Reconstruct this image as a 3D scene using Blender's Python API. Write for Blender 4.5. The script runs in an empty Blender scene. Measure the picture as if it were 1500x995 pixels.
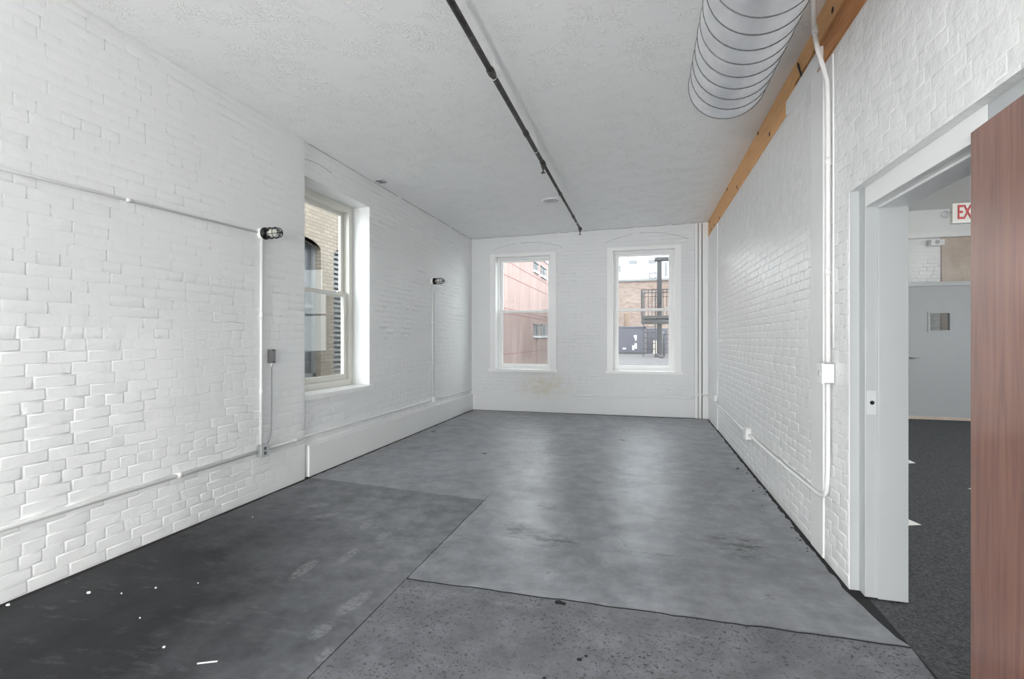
import bpy, bmesh, math, random
from mathutils import Vector, Matrix, noise as mnoise
import numpy as np

random.seed(7)
rng = np.random.default_rng(11)
scene = bpy.context.scene
col = scene.collection

# ------------------------------------------------------------------ camera, world, exposure
F = 721.0                                   # focal length in pixels of the 1500x995 frame
YAW = math.atan(192 / 721.0)
CS, SN = math.cos(YAW), math.sin(YAW)
CAMH = 1.35
cam_d = bpy.data.cameras.new('camera')
cam_d.sensor_width = 36.0
cam_d.lens = F / 1500.0 * 36.0
cam_d.clip_start = 0.05
cam = bpy.data.objects.new('camera', cam_d)
col.objects.link(cam)
cam.location = (0, 0, CAMH)
cam.rotation_euler = (math.radians(90), 0, YAW)
scene.camera = cam

world = bpy.data.worlds.new('world')
scene.world = world
world.use_nodes = True
wb = world.node_tree.nodes['Background']
wb.inputs[0].default_value = (0.90, 0.96, 1.0, 1)   # even overcast sky
wb.inputs[1].default_value = 6.6

vs = scene.view_settings
vs.view_transform = 'Standard'
vs.look = 'None'
vs.gamma = 1.0
vs.use_curve_mapping = False
vs.exposure = 0.06
scene.cycles.max_bounces = 10
scene.cycles.diffuse_bounces = 6
scene.cycles.glossy_bounces = 4
scene.cycles.transparent_max_bounces = 16
scene.cycles.use_denoising = True
scene.cycles.sample_clamp_indirect = 6.0


def ray(u, v):
    r = (u - 750) / F
    w = (497.5 - v) / F
    return Vector((-SN + r * CS, CS + r * SN, w))


def on_plane(u, v, axis, val):
    """pixel of the photo -> point on the plane axis = val"""
    d = ray(u, v)
    o = Vector((0, 0, CAMH))
    return o + d * ((val - o[axis]) / d[axis])


def to_px(p):
    d = -SN * p[0] + CS * p[1]
    r = CS * p[0] + SN * p[1]
    if d < 0.05:
        return None
    return 750 + F * r / d, 497.5 - F * (p[2] - CAMH) / d


# ------------------------------------------------------------------ materials
def mat(name, color=(.8, .8, .8), rough=.5, metal=0.0, spec=.5, coat=0.0, coat_rough=.1):
    m = bpy.data.materials.new(name)
    m.use_nodes = True
    b = m.node_tree.nodes['Principled BSDF']
    b.inputs['Base Color'].default_value = (*color, 1)
    b.inputs['Roughness'].default_value = rough
    b.inputs['Metallic'].default_value = metal
    b.inputs['Specular IOR Level'].default_value = spec
    b.inputs['Coat Weight'].default_value = coat
    b.inputs['Coat Roughness'].default_value = coat_rough
    return m


class N:
    """tiny node-tree helper; every texture runs on world position"""
    def __init__(s, m):
        s.t = m.node_tree
        s.b = s.t.nodes['Principled BSDF']
        s.geo = s.t.nodes.new('ShaderNodeNewGeometry')

    def node(s, kind, **kw):
        n = s.t.nodes.new(kind)
        for k, v in kw.items():
            setattr(n, k, v)
        return n

    def link(s, a, b):
        s.t.links.new(a, b)

    def pos(s, scale=(1, 1, 1), loc=(0, 0, 0), rot=(0, 0, 0)):
        mp = s.node('ShaderNodeMapping')
        mp.inputs['Scale'].default_value = scale
        mp.inputs['Location'].default_value = loc
        mp.inputs['Rotation'].default_value = rot
        s.link(s.geo.outputs['Position'], mp.inputs['Vector'])
        return mp.outputs[0]

    def noise(s, scale, detail=4, rough=.5, vec=None, dist=0.0):
        n = s.node('ShaderNodeTexNoise')
        n.inputs['Scale'].default_value = scale
        n.inputs['Detail'].default_value = detail
        n.inputs['Roughness'].default_value = rough
        n.inputs['Distortion'].default_value = dist
        s.link(vec if vec is not None else s.geo.outputs['Position'], n.inputs['Vector'])
        return n.outputs['Fac']

    def ramp(s, fac, stops):
        r = s.node('ShaderNodeValToRGB')
        els = r.color_ramp.elements
        while len(els) < len(stops):
            els.new(.5)
        for e, (p, c) in zip(els, stops):
            e.position = p
            e.color = (c, c, c, 1) if not hasattr(c, '__len__') else (*c, 1)
        s.link(fac, r.inputs[0])
        return r.outputs[0]

    def mix(s, fac, a, b, mode='MIX'):
        n = s.node('ShaderNodeMix', data_type='RGBA', blend_type=mode)
        if isinstance(fac, (int, float)):
            n.inputs[0].default_value = fac
        else:
            s.link(fac, n.inputs[0])
        for i, x in ((6, a), (7, b)):
            if hasattr(x, 'links') or hasattr(x, 'is_output'):
                s.link(x, n.inputs[i])
            else:
                n.inputs[i].default_value = (*x, 1)
        return n.outputs[2]

    def math(s, op, a, b=None, clamp=False):
        n = s.node('ShaderNodeMath', operation=op, use_clamp=clamp)
        for i, x in ((0, a), (1, b)):
            if x is None:
                continue
            if isinstance(x, (int, float)):
                n.inputs[i].default_value = x
            else:
                s.link(x, n.inputs[i])
        return n.outputs[0]

    def color(s, x):
        s.link(x, s.b.inputs['Base Color'])

    def rough(s, x):
        s.link(x, s.b.inputs['Roughness'])

    def bump(s, h, strength=.3, dist=.01, prev=None):
        n = s.node('ShaderNodeBump')
        n.inputs['Strength'].default_value = strength
        n.inputs['Distance'].default_value = dist
        s.link(h, n.inputs['Height'])
        if prev is not None:
            s.link(prev, n.inputs['Normal'])
        s.link(n.outputs[0], s.b.inputs['Normal'])
        return n.outputs[0]

    def ellipse(s, cx, cy, ax, ay, ang, soft=.35):
        """1 inside an ellipse on the floor, 0 outside"""
        mp = s.node('ShaderNodeMapping', vector_type='TEXTURE')
        mp.inputs['Location'].default_value = (cx, cy, 0)
        mp.inputs['Rotation'].default_value = (0, 0, ang)
        mp.inputs['Scale'].default_value = (ax, ay, 100)
        s.link(s.geo.outputs['Position'], mp.inputs['Vector'])
        ln = s.node('ShaderNodeVectorMath', operation='LENGTH')
        s.link(mp.outputs[0], ln.inputs[0])
        mr = s.node('ShaderNodeMapRange')
        mr.inputs['From Min'].default_value = 1.0
        mr.inputs['From Max'].default_value = 1.0 - soft
        s.link(ln.outputs['Value'], mr.inputs['Value'])
        return mr.outputs[0]


M = {}


def painted(name, base, rough, lump=.35, dirt=True):
    m = mat(name, base, rough)
    n = N(m)
    c = n.ramp(n.noise(1.3, 5, .6), [(.3, tuple(x * .965 for x in base)), (.7, base)])
    if dirt:
        d = n.ramp(n.noise(16, 6, .75), [(.66, 0.0), (.80, 1.0)])
        c = n.mix(n.math('MULTIPLY', d, .14), c, (.50, .49, .46))
    n.color(c)
    b1 = n.bump(n.noise(70, 5, .65), lump, .003)
    b2 = n.bump(n.noise(24, 4, .6), lump, .006, b1)
    n.bump(n.noise(7, 3, .5), lump * .8, .014, b2)
    return m, n


M['brick_paint'], _ = painted('white brick paint', (.86, .87, .872), .38)
M['brick_gloss'], _ = painted('white gloss brick paint', (.87, .875, .875), .27, .62)
# back wall: same paint, its base darkened for backlit shade, with the ochre damp stain below the left window
M['back_paint_shaded'], n = painted('shaded back wall paint', (.755, .77, .785), .42)
src = n.b.inputs['Base Color'].links[0].from_socket


def box_mask(n, x, z, wx, wz):
    sep = n.node('ShaderNodeSeparateXYZ')
    n.link(n.geo.outputs['Position'], sep.inputs[0])
    dx = n.math('DIVIDE', n.math('SUBTRACT', sep.outputs[0], x), wx)
    dz = n.math('DIVIDE', n.math('SUBTRACT', sep.outputs[2], z), wz)
    rr = n.math('SQRT', n.math('ADD', n.math('MULTIPLY', dx, dx), n.math('MULTIPLY', dz, dz)))
    return n.math('SUBTRACT', 1.0, rr, clamp=True)


st = n.math('MULTIPLY', box_mask(n, -1.78, .50, .62, .33), n.ramp(n.noise(9, 5, .7), [(.34, 0.0), (.62, 1.0)]))
n.color(n.mix(n.math('MULTIPLY', st, .75, clamp=True), src, (.60, .52, .34)))

M['plaster'], _ = painted('white plaster', (.86, .865, .86), .45, .18, False)
M['trim_white'], _ = painted('white trim paint', (.89, .895, .895), .35, .05, False)
M['frame_grey'], _ = painted('pale grey frame paint', (.47, .49, .50), .35, .05, False)
M['sash_cream'], _ = painted('cream vinyl', (.78, .77, .71), .35, .03, False)
M['sash_white'], _ = painted('white vinyl', (.90, .905, .905), .32, .03, False)
M['conduit'] = mat('painted conduit', (.85, .855, .85), .35)
M['box_grey'] = mat('grey cover plate', (.55, .57, .58), .4, .2)
M['dark_device'] = mat('dark grey device', (.12, .12, .125), .45)
M['cord_grey'] = mat('grey cord', (.22, .225, .23), .5)
M['black_metal'] = mat('black cage metal', (.012, .012, .013), .4, .3)
M['bulb'] = mat('white bulb', (.88, .87, .80), .25)
M['pit'] = mat('dark joint dirt', (.012, .012, .014), .9)
M['crack'] = mat('hairline crack shadow', (.36, .36, .36), .9)
M['plate'] = mat('painted strike plate', (.60, .62, .63), .35)
M['steel'] = mat('strike steel', (.60, .62, .64), .35, .7)
M['black'] = mat('black iron', (.03, .03, .033), .55)

# ceiling: stomped plaster
m = mat('stomped ceiling paint', (.92, .925, .925), .55)
n = N(m)
w = n.noise(2.2, 3, .6)
sw = n.node('ShaderNodeTexWave', wave_type='BANDS', bands_direction='X')
sw.inputs['Scale'].default_value = 9
sw.inputs['Distortion'].default_value = 26
sw.inputs['Detail'].default_value = 3
sw.inputs['Detail Scale'].default_value = 1.3
n.link(n.pos(rot=(0, 0, .6)), sw.inputs['Vector'])
ridge = n.ramp(sw.outputs['Fac'], [(.80, 0.0), (.96, 1.0)])
ridge = n.math('MULTIPLY', ridge, n.ramp(n.noise(5, 4, .6), [(.45, 0.0), (.62, 1.0)]))
b1 = n.bump(ridge, .7, .007)
n.bump(n.noise(14, 5, .6), .10, .008, b1)
M['ceiling'] = m

# concrete floor paints
FOOT = [(-1.925, 2.485, .05, .15, .1), (-1.78, 2.71, .045, .13, .05), (-1.43, 2.23, .05, .15, -.1),
        (-1.30, 1.83, .06, .07, .3), (-2.35, 3.28, .05, .12, -.9), (-1.95, 3.2, .05, .12, .2),
        (-2.55, 3.47, .05, .1, -1.0), (-1.72, 3.05, .05, .1, .1),  (-1.62, 3.4, .05, .12, .2), (-1.44, 1.98, .045, .09, -.1)]


def floor_mat(name, dark, light, rlo, rhi, pits=False, foot=False, stains=False):
    m = mat(name, light, .4)
    n = N(m)
    big = n.ramp(n.noise(.75, 6, .62), [(.32, dark), (.68, light)])
    fine = n.ramp(n.noise(6, 8, .72), [(.3, .62), (.72, 1.28)])
    c = n.mix(1.0, big, fine, 'MULTIPLY')
    strk = n.noise(3, 6, .65, n.pos((.8, 3.2, 1), rot=(0, 0, .5)))
    dust = n.ramp(strk, [(.58, 0.0), (.78, 1.0)])
    c = n.mix(n.math('MULTIPLY', dust, .38), c, (.36, .36, .37))
    if foot:
        corner_shade = n.math('MULTIPLY', n.ellipse(-3.1, 1.3, 2.1, 2.6, .25, 1.0), n.ramp(n.noise(1.6, 6, .7), [(.25, .45), (.65, 1.0)]))
        c = n.mix(n.math('MULTIPLY', corner_shade, 2.6, clamp=True), c, (.017, .018, .021))      # painted darkening that stands in for shade in the near left corner
        scf = n.ramp(n.noise(4.5, 7, .7, n.pos((1.0, 3.6, 1), rot=(0, 0, -.5))), [(.56, 0.0), (.74, 1.0)])
        c = n.mix(n.math('MULTIPLY', scf, .38), c, (.20, .203, .21))     # dusty scuffs
        acc = None
        for (cx, cy, ax, ay, an) in FOOT:
            e = n.ellipse(cx, cy, ax, ay, an)
            acc = e if acc is None else n.math('MAXIMUM', acc, e)
        tread = n.ramp(n.noise(42, 3, .6), [(.36, .1), (.6, 1.0)])
        c = n.mix(n.math('MULTIPLY', n.math('MULTIPLY', acc, tread), .42), c, (.33, .335, .34))
    if stains:
        acc = None
        for (cx, cy, ax, ay, an) in [(-.62, 3.28, .32, .16, .1), (-.86, 3.4, .14, .22, 0), (.02, 3.22, .22, .1, 0),
                                     (-.78, 3.9, .12, .12, 0), (.62, 3.5, .22, .3, .3)]:
            e = n.ellipse(cx, cy, ax, ay, an, 1.0)
            acc = e if acc is None else n.math('MAXIMUM', acc, e)
        sp = n.ramp(n.noise(11, 8, .85, n.pos((.7, 1.6, 1))), [(.46, 0.0), (.60, 1.0)])
        c = n.mix(n.math('MULTIPLY', n.math('MULTIPLY', acc, sp), 1.8, clamp=True), c, (.035, .036, .04))
    if pits:
        p1 = n.ramp(n.noise(46, 2, .5), [(.605, 0.0), (.635, 1.0)])
        p2 = n.ramp(n.noise(95, 2, .5), [(.60, 0.0), (.63, 1.0)])
        p = n.math('MAXIMUM', p1, n.math('MULTIPLY', p2, .8))
        p = n.math('MULTIPLY', p, n.ramp(n.noise(2.2, 3, .6), [(.35, .25), (.6, 1.0)]))
        c = n.mix(n.math('MULTIPLY', p, .9), c, (.02, .021, .024))
        bb = n.bump(n.math('SUBTRACT', 1.0, p), .5, .004)
    else:
        bb = None
    n.color(c)
    n.rough(n.ramp(n.noise(2.6, 6, .6), [(.3, rlo), (.7, rhi)]))
    n.bump(n.noise(30, 6, .6), .10, .006, bb)
    return m


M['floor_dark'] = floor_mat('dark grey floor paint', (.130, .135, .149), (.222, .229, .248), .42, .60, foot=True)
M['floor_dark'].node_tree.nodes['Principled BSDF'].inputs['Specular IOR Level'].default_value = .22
M['floor_mid'] = floor_mat('grey floor paint', (.175, .182, .203), (.262, .270, .293), .27, .42, stains=True)
M['floor_near'] = floor_mat('pitted grey floor paint', (.125, .130, .145), (.195, .202, .220), .42, .6, pits=True)

# carpet
m = mat('charcoal loop carpet', (.05, .052, .056), .95, 0, .2)
n = N(m)
n.color(n.ramp(n.noise(70, 5, .8), [(.35, (.030, .031, .034)), (.7, (.15, .155, .165))]))
n.bump(n.noise(160, 3, .7), .6, .01)
M['carpet'] = m

# timber beam
def timber(name, c0, c1, c2):
    m = mat(name, c1, .7)
    n = N(m)
    g = n.noise(7, 8, .65, n.pos((6, .55, 9)), 1.2)
    c = n.ramp(g, [(.30, c0), (.5, c1), (.72, c2)])
    k = n.ramp(n.noise(3.1, 3, .5, n.pos((3, 1.6, 5))), [(.67, 0.0), (.78, 1.0)])
    n.color(n.mix(n.math('MULTIPLY', k, .75), c, tuple(x * .35 for x in c0)))
    n.bump(g, .4, .006)
    return m


M['timber'] = timber('orange pine timber', (.56, .29, .12), (.72, .40, .175), (.80, .49, .24))
M['timber_dark'] = timber('brown pine timber', (.30, .125, .042), (.46, .20, .07), (.58, .28, .11))

# door veneer
m = mat('reddish brown veneer', (.3, .12, .07), .34, 0, .5, 1.0, .15)
n = N(m)
g = n.noise(5, 8, .62, n.pos((9, 9, .42)), .8)
c = n.ramp(g, [(.28, (.165, .060, .036)), (.5, (.245, .098, .060)), (.75, (.31, .14, .09))])
n.color(c)
n.b.inputs['Coat IOR'].default_value = 2.2
M['door_wood'] = m

# galvanised duct
m = mat('galvanised steel', (.72, .73, .75), .38, .55)
n = N(m)
n.color(n.ramp(n.noise(5, 6, .65), [(.3, (.70, .71, .73)), (.7, (.90, .91, .93))]))
n.rough(n.ramp(n.noise(11, 5, .6), [(.3, .36), (.7, .52)]))
M['galv'] = m
M['seam'] = mat('duct seam steel', (.10, .105, .11), .55, .3)

# old sprinkler pipe
m = mat('rusty black pipe', (.08, .075, .07), .55, .4)
n = N(m)
n.color(n.ramp(n.noise(14, 5, .7), [(.35, (.035, .033, .032)), (.6, (.10, .095, .09)), (.78, (.42, .40, .38))]))
M['pipe'] = m


# thin window glass: clear with a Fresnel reflection
def glass(name, tint):
    m = bpy.data.materials.new(name)
    m.use_nodes = True
    t = m.node_tree
    t.nodes.clear()
    o = t.nodes.new('ShaderNodeOutputMaterial')
    mx = t.nodes.new('ShaderNodeMixShader')
    lw = t.nodes.new('ShaderNodeLayerWeight')      # Schlick-like, the same from both sides of the thin pane
    lw.inputs[0].default_value = .5
    pw = t.nodes.new('ShaderNodeMath')
    pw.operation = 'POWER'
    pw.inputs[1].default_value = 5.0
    t.links.new(lw.outputs['Facing'], pw.inputs[0])
    fr = t.nodes.new('ShaderNodeMath')
    fr.operation = 'MULTIPLY_ADD'
    fr.inputs[1].default_value = .9
    fr.inputs[2].default_value = .022
    t.links.new(pw.outputs[0], fr.inputs[0])
    tr = t.nodes.new('ShaderNodeBsdfTransparent')
    tr.inputs[0].default_value = (*tint, 1)
    gl = t.nodes.new('ShaderNodeBsdfGlossy')
    gl.inputs['Roughness'].default_value = .02
    t.links.new(fr.outputs[0], mx.inputs[0])
    t.links.new(tr.outputs[0], mx.inputs[1])
    t.links.new(gl.outputs[0], mx.inputs[2])
    t.links.new(mx.outputs[0], o.inputs[0])
    return m


M['glass'] = glass('clear window glass', (.97, .98, .97))
M['globe'] = glass('cage lamp glass', (.92, .93, .92))
# insect screen: half open mesh
m = bpy.data.materials.new('grey insect screen')
m.use_nodes = True
t = m.node_tree
pb = t.nodes['Principled BSDF']
pb.inputs['Base Color'].default_value = (.10, .10, .10, 1)
pb.inputs['Roughness'].default_value = .8
mx = t.nodes.new('ShaderNodeMixShader')
tr = t.nodes.new('ShaderNodeBsdfTransparent')
mx.inputs[0].default_value = .24
t.links.new(tr.outputs[0], mx.inputs[1])
t.links.new(pb.outputs[0], mx.inputs[2])
t.links.new(mx.outputs[0], t.nodes['Material Output'].inputs[0])
M['screen'] = m


def brick_tex(name, c1, c2, mortar, scale=1.0, rot=None):
    """small brick print for far buildings; runs on (along, height)"""
    m = mat(name, c1, .85)
    n = N(m)
    bt = n.node('ShaderNodeTexBrick')
    bt.inputs['Color1'].default_value = (*c1, 1)
    bt.inputs['Color2'].default_value = (*c2, 1)
    bt.inputs['Mortar'].default_value = (*mortar, 1)
    bt.inputs['Scale'].default_value = scale
    bt.inputs['Brick Width'].default_value = .21
    bt.inputs['Row Height'].default_value = .07
    bt.inputs['Mortar Size'].default_value = .008
    sep = n.node('ShaderNodeSeparateXYZ')
    n.link(n.geo.outputs['Position'], sep.inputs[0])
    cmb = n.node('ShaderNodeCombineXYZ')
    n.link(n.math('ADD', sep.outputs[0], sep.outputs[1]), cmb.inputs[0])
    n.link(sep.outputs[2], cmb.inputs[1])
    n.link(cmb.outputs[0], bt.inputs['Vector'])
    n.color(n.mix(n.ramp(n.noise(1.2, 5, .6), [(.35, 0.0), (.7, .35)]), bt.outputs['Color'], mortar))
    return m


M['ext_brick'] = brick_tex('red brown brick', (.155, .098, .078), (.255, .175, .142), (.235, .205, .185))
M['ext_beige'] = brick_tex('beige brick', (.185, .155, .122), (.25, .212, .17), (.125, .105, .085))
m = mat('weathered pink stucco', (.50, .26, .22), .85)
n = N(m)
n.color(n.mix(n.ramp(n.noise(1.1, 6, .65, n.pos((1, 2.2, .35))), [(.3, 0.0), (.72, 1.0)]), (.245, .168, .155), (.37, .275, .255)))
M['pink'] = m
M['pink_line'] = mat('pink joint shadow', (.22, .10, .09), .9)
M['ext_white'] = mat('pale concrete', (.55, .56, .57), .8)
M['ext_grey'] = mat('grey metal', (.16, .165, .17), .6)
M['ext_window'] = mat('dark far glass', (.05, .055, .065), .3)
M['ext_purple'] = mat('violet grey steel', (.062, .062, .088), .6)
M['deck'] = mat('grey roof deck', (.25, .235, .24), .85)
n = N(M['deck'])
n.color(n.ramp(n.noise(2.0, 6, .7), [(.3, (.032, .029, .032)), (.7, (.070, .064, .068))]))
M['rust'] = mat('rusty brown pipe', (.13, .085, .06), .8)
M['tan_wood'] = mat('tan timber', (.42, .26, .13), .7)
M['sliver'] = mat('white paper', (.88, .88, .87), .7)
M['exit_body'] = mat('exit sign housing', (.78, .77, .72), .4)
M['exit_red'] = mat('red sign letters', (.50, .012, .020), .4)
M['part_grey'], _ = painted('grey partition paint', (.42, .435, .45), .5, .05, False)
M['tan_plaster'] = mat('bare tan plaster', (.62, .52, .44), .85)
n = N(M['tan_plaster'])
n.color(n.ramp(n.noise(3, 6, .7), [(.3, (.52, .42, .35)), (.7, (.68, .60, .53))]))
M['ground'] = mat('alley ground', (.22, .22, .21), .9)


# ------------------------------------------------------------------ mesh helpers
def link_obj(name, mesh, material=None, parent=None):
    o = bpy.data.objects.new(name, mesh)
    col.objects.link(o)
    if material is not None and not mesh.materials:
        mesh.materials.append(material)
    if parent is not None:
        o.parent = parent
    return o


def from_bm(name, bm, material=None, parent=None, smooth=False):
    me = bpy.data.meshes.new(name)
    bmesh.ops.recalc_face_normals(bm, faces=bm.faces)
    bm.to_mesh(me)
    bm.free()
    if smooth:
        for p in me.polygons:
            p.use_smooth = True
    return link_obj(name, me, material, parent)


def add_box(bm, lo, hi, bev=0.0):
    tmp = bmesh.new()
    bmesh.ops.create_cube(tmp, size=1.0)
    lo, hi = Vector(lo), Vector(hi)
    for v in tmp.verts:
        v.co = Vector(((lo[i] + hi[i]) / 2 + v.co[i] * (hi[i] - lo[i])) for i in range(3))
    if bev > 0:
        bmesh.ops.bevel(tmp, geom=list(tmp.edges), offset=bev, segments=2, affect='EDGES', profile=.6)
    me = bpy.data.meshes.new('tmp')
    tmp.to_mesh(me)
    tmp.free()
    bm.from_mesh(me)
    bpy.data.meshes.remove(me)


def box(name, lo, hi, material, parent=None, bev=0.0):
    bm = bmesh.new()
    add_box(bm, lo, hi, bev)
    return from_bm(name, bm, material, parent)


def boxes(name, lst, material, parent=None, bev=0.0):
    bm = bmesh.new()
    for lo, hi in lst:
        add_box(bm, lo, hi, bev)
    return from_bm(name, bm, material, parent)


def smooth_path(pts, n=8):
    """Catmull-Rom through the points"""
    pts = [Vector(p) for p in pts]
    out = []
    for i in range(len(pts) - 1):
        p0 = pts[max(i - 1, 0)]
        p1, p2 = pts[i], pts[i + 1]
        p3 = pts[min(i + 2, len(pts) - 1)]
        for k in range(n):
            t = k / n
            out.append(.5 * ((2 * p1) + (p2 - p0) * t + (2 * p0 - 5 * p1 + 4 * p2 - p3) * t * t + (3 * p1 - p0 - 3 * p2 + p3) * t ** 3))
    out.append(pts[-1])
    return out


def add_tube(bm, pts, r, seg=10, caps=True):
    pts = [Vector(p) for p in pts]
    rings = []
    up = None
    for i, p in enumerate(pts):
        a = pts[max(i - 1, 0)]
        b = pts[min(i + 1, len(pts) - 1)]
        t = (b - a).normalized()
        if up is None:
            up = Vector((0, 0, 1)) if abs(t.z) < .9 else Vector((0, 1, 0))
        s = t.cross(up).normalized()
        up = s.cross(t).normalized()
        rr = r[i] if hasattr(r, '__len__') else r
        rings.append([bm.verts.new(p + (s * math.cos(q) + up * math.sin(q)) * rr) for q in [2 * math.pi * k / seg for k in range(seg)]])
    for i in range(len(rings) - 1):
        for k in range(seg):
            bm.faces.new((rings[i][k], rings[i][(k + 1) % seg], rings[i + 1][(k + 1) % seg], rings[i + 1][k]))
    if caps:
        bm.faces.new(rings[0])
        bm.faces.new(list(reversed(rings[-1])))


def tube(name, pts, r, material, parent=None, seg=10, caps=True):
    bm = bmesh.new()
    add_tube(bm, pts, r, seg, caps)
    o = from_bm(name, bm, material, parent, True)
    return o


def lathe(name, prof, origin, axis, material, parent=None, seg=20, smooth=True):
    """prof: (distance along axis, radius)"""
    bm = bmesh.new()
    axis = Vector(axis).normalized()
    s = axis.orthogonal().normalized()
    t = axis.cross(s)
    o = Vector(origin)
    rings = []
    for d, r in prof:
        rings.append([bm.verts.new(o + axis * d + (s * math.cos(q) + t * math.sin(q)) * max(r, 1e-4)) for q in [2 * math.pi * k / seg for k in range(seg)]])
    for i in range(len(rings) - 1):
        for k in range(seg):
            bm.faces.new((rings[i][k], rings[i][(k + 1) % seg], rings[i + 1][(k + 1) % seg], rings[i + 1][k]))
    bm.faces.new(rings[0])
    bm.faces.new(list(reversed(rings[-1])))
    return from_bm(name, bm, material, parent, smooth)


def prism(name, pts, lo, hi, material, parent=None):
    """polygon on the floor, from z=lo to z=hi"""
    bm = bmesh.new()
    a = [bm.verts.new((x, y, lo)) for x, y in pts]
    b = [bm.verts.new((x, y, hi)) for x, y in pts]
    bm.faces.new(a)
    bm.faces.new(b)
    k = len(pts)
    for i in range(k):
        bm.faces.new((a[i], a[(i + 1) % k], b[(i + 1) % k], b[i]))
    bmesh.ops.triangulate(bm, faces=[f for f in bm.faces if len(f.verts) > 4])
    return from_bm(name, bm, material, parent)


def empty(name, loc=(0, 0, 0)):
    o = bpy.data.objects.new(name, None)
    o.empty_display_size = .1
    o.location = loc
    col.objects.link(o)
    return o


def tag(o, label, cat, group=None, kind=None):
    o['label'] = label
    o['category'] = cat
    if group:
        o['group'] = group
    if kind:
        o['kind'] = kind
    return o


def struct(o, label=None, cat=None):
    o['kind'] = 'structure'
    if label:
        o['label'] = label
        o['category'] = cat
    return o


def adopt(root, *kids):
    """parent world-space meshes under an Empty standing elsewhere"""
    inv = Matrix.Translation(root.location).inverted()
    for k in kids:
        k.parent = root
        k.matrix_parent_inverse = inv


# ------------------------------------------------------------------ room dimensions
XL = -3.175          # near part of the left wall
XLF = -3.205         # left wall behind the plinth
XR = 1.08
YB = 9.0
YREAR = -8.5
YSTEP = 4.10


def zc(x):           # the ceiling rises a little to the right
    return 3.29 + (x + 3.17) * .0165


# ------------------------------------------------------------------ walls with bricks
def rect_minus(r, holes):
    out = [r]
    for h in holes:
        nxt = []
        for (a0, a1, b0, b1) in out:
            c0, c1, d0, d1 = max(a0, h[0]), min(a1, h[1]), max(b0, h[2]), min(b1, h[3])
            if c0 >= c1 or d0 >= d1:
                nxt.append((a0, a1, b0, b1))
                continue
            if a0 < c0: nxt.append((a0, c0, b0, b1))
            if c1 < a1: nxt.append((c1, a1, b0, b1))
            if b0 < d0: nxt.append((c0, c1, b0, d0))
            if d1 < b1: nxt.append((c0, c1, d1, b1))
        out = nxt
    return [q for q in out if q[1] - q[0] > .018 and q[3] - q[2] > .014]


def flush_verts(L, H, dep, seed):
    """brick whose bed joints are filled with paint: only its end joints dip"""
    r = np.random.default_rng(seed)
    w0 = .002
    out = []
    de = [dep * r.uniform(.2, 1.2), dep * r.uniform(.2, 1.2)]
    jx = r.uniform(-.002, .002, 4)
    for k, (i, hh) in enumerate([(.0004, 1.25), (.0034, .65), (.0065, .12), (.012, 0)]):
        for c, (sx, sy) in enumerate(((-1, -1), (1, -1), (1, 1), (-1, 1))):
            x = sx * (L / 2 - min(i, .45 * L)) + (jx[c] if k else 0)
            hfall = de[0 if sx < 0 else 1]
            out.append((x, sy * (H / 2 + .0003) - (sy * .0004 * k), w0 - hh * hfall))
    return np.array(out)


def brick_verts(L, H, w, seed):
    if w < 0:
        return flush_verts(L, H, -w, seed)
    """softly rounded, thickly painted brick: rings from the joint up to the face"""
    r = np.random.default_rng(seed)
    vs = []
    jl = r.uniform(-.0022, .0022, (4, 2))
    ins = [(.0006, -.25), (.0030, .40), (.0058, .92), (.0110, 1.0)]
    tilt = r.uniform(-.12, .12, 2)
    for k, (i, hh) in enumerate(ins):
        for c, (sx, sy) in enumerate(((-1, -1), (1, -1), (1, 1), (-1, 1))):
            ii = min(i, .45 * H, .45 * L)
            x = sx * (L / 2 - ii) + (jl[c, 0] if k else 0)
            y = sy * (H / 2 - ii) + (jl[c, 1] if k else 0)
            z = w * hh * (1 + (tilt[0] * sx + tilt[1] * sy if k > 1 else 0)) + (r.uniform(-.0004, .0004) if k else 0)
            vs.append((x, y, z))
    return np.array(vs)


BF = []
for k in range(3):
    for c in range(4):
        a, b = k * 4 + c, k * 4 + (c + 1) % 4
        BF.append((a, b, b + 4, a + 4))
BF.append((12, 13, 14, 15))
BF = np.array(BF)


def brick_mesh(L, H, w, seed, material):
    me = bpy.data.meshes.new('brick')
    me.from_pydata(brick_verts(L, H, w, seed).tolist(), [], BF.tolist())
    me.polygons.foreach_set('use_smooth', [True] * len(me.polygons))
    me.materials.append(material)
    return me


COURSE = .0677
_bm_cache = {}


def filled(a, z, seed):
    v = mnoise.noise(Vector((a * .9 + seed * 7.3, z * 1.5, seed))) + .5 * mnoise.noise(Vector((a * 2.3, z * 3.1, seed + 5)))
    return min(1.0, max(.22, .72 + v * .95))


def lay_bricks(rects, relief, seed0, header_every=6):
    """rects: (a0,a1,z0,z1) areas to fill; holes already cut. Returns (a0,a1,z0,z1,w)"""
    out = []
    r = random.Random(seed0)
    for (A0, A1, Z0, Z1, holes) in rects:
        k0 = int(Z0 / COURSE)
        k1 = int(Z1 / COURSE) + 1
        for k in range(k0, k1):
            z0, z1 = max(k * COURSE, Z0), min((k + 1) * COURSE, Z1)
            if z1 - z0 < .014:
                continue
            hd = k % header_every == 2
            step = .108 if hd else .212
            off = (.054 if hd else (.106 if k % 2 else 0)) + r.uniform(-.02, .02)
            a = A0 - off
            while a < A1:
                ln = step * r.uniform(.94, 1.06)
                if not hd and r.random() < .04:
                    ln = .108
                b0, b1 = max(a, A0), min(a + ln, A1)
                if b1 - b0 > .018:
                    for q in rect_minus((b0, b1, z0, z1), holes):
                        out.append((*q, relief((q[0] + q[1]) / 2, (q[2] + q[3]) / 2, r) * r.uniform(.82, 1.12) * filled((q[0] + q[1]) / 2, (q[2] + q[3]) / 2, seed0)))
                a += ln
    return out


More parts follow.
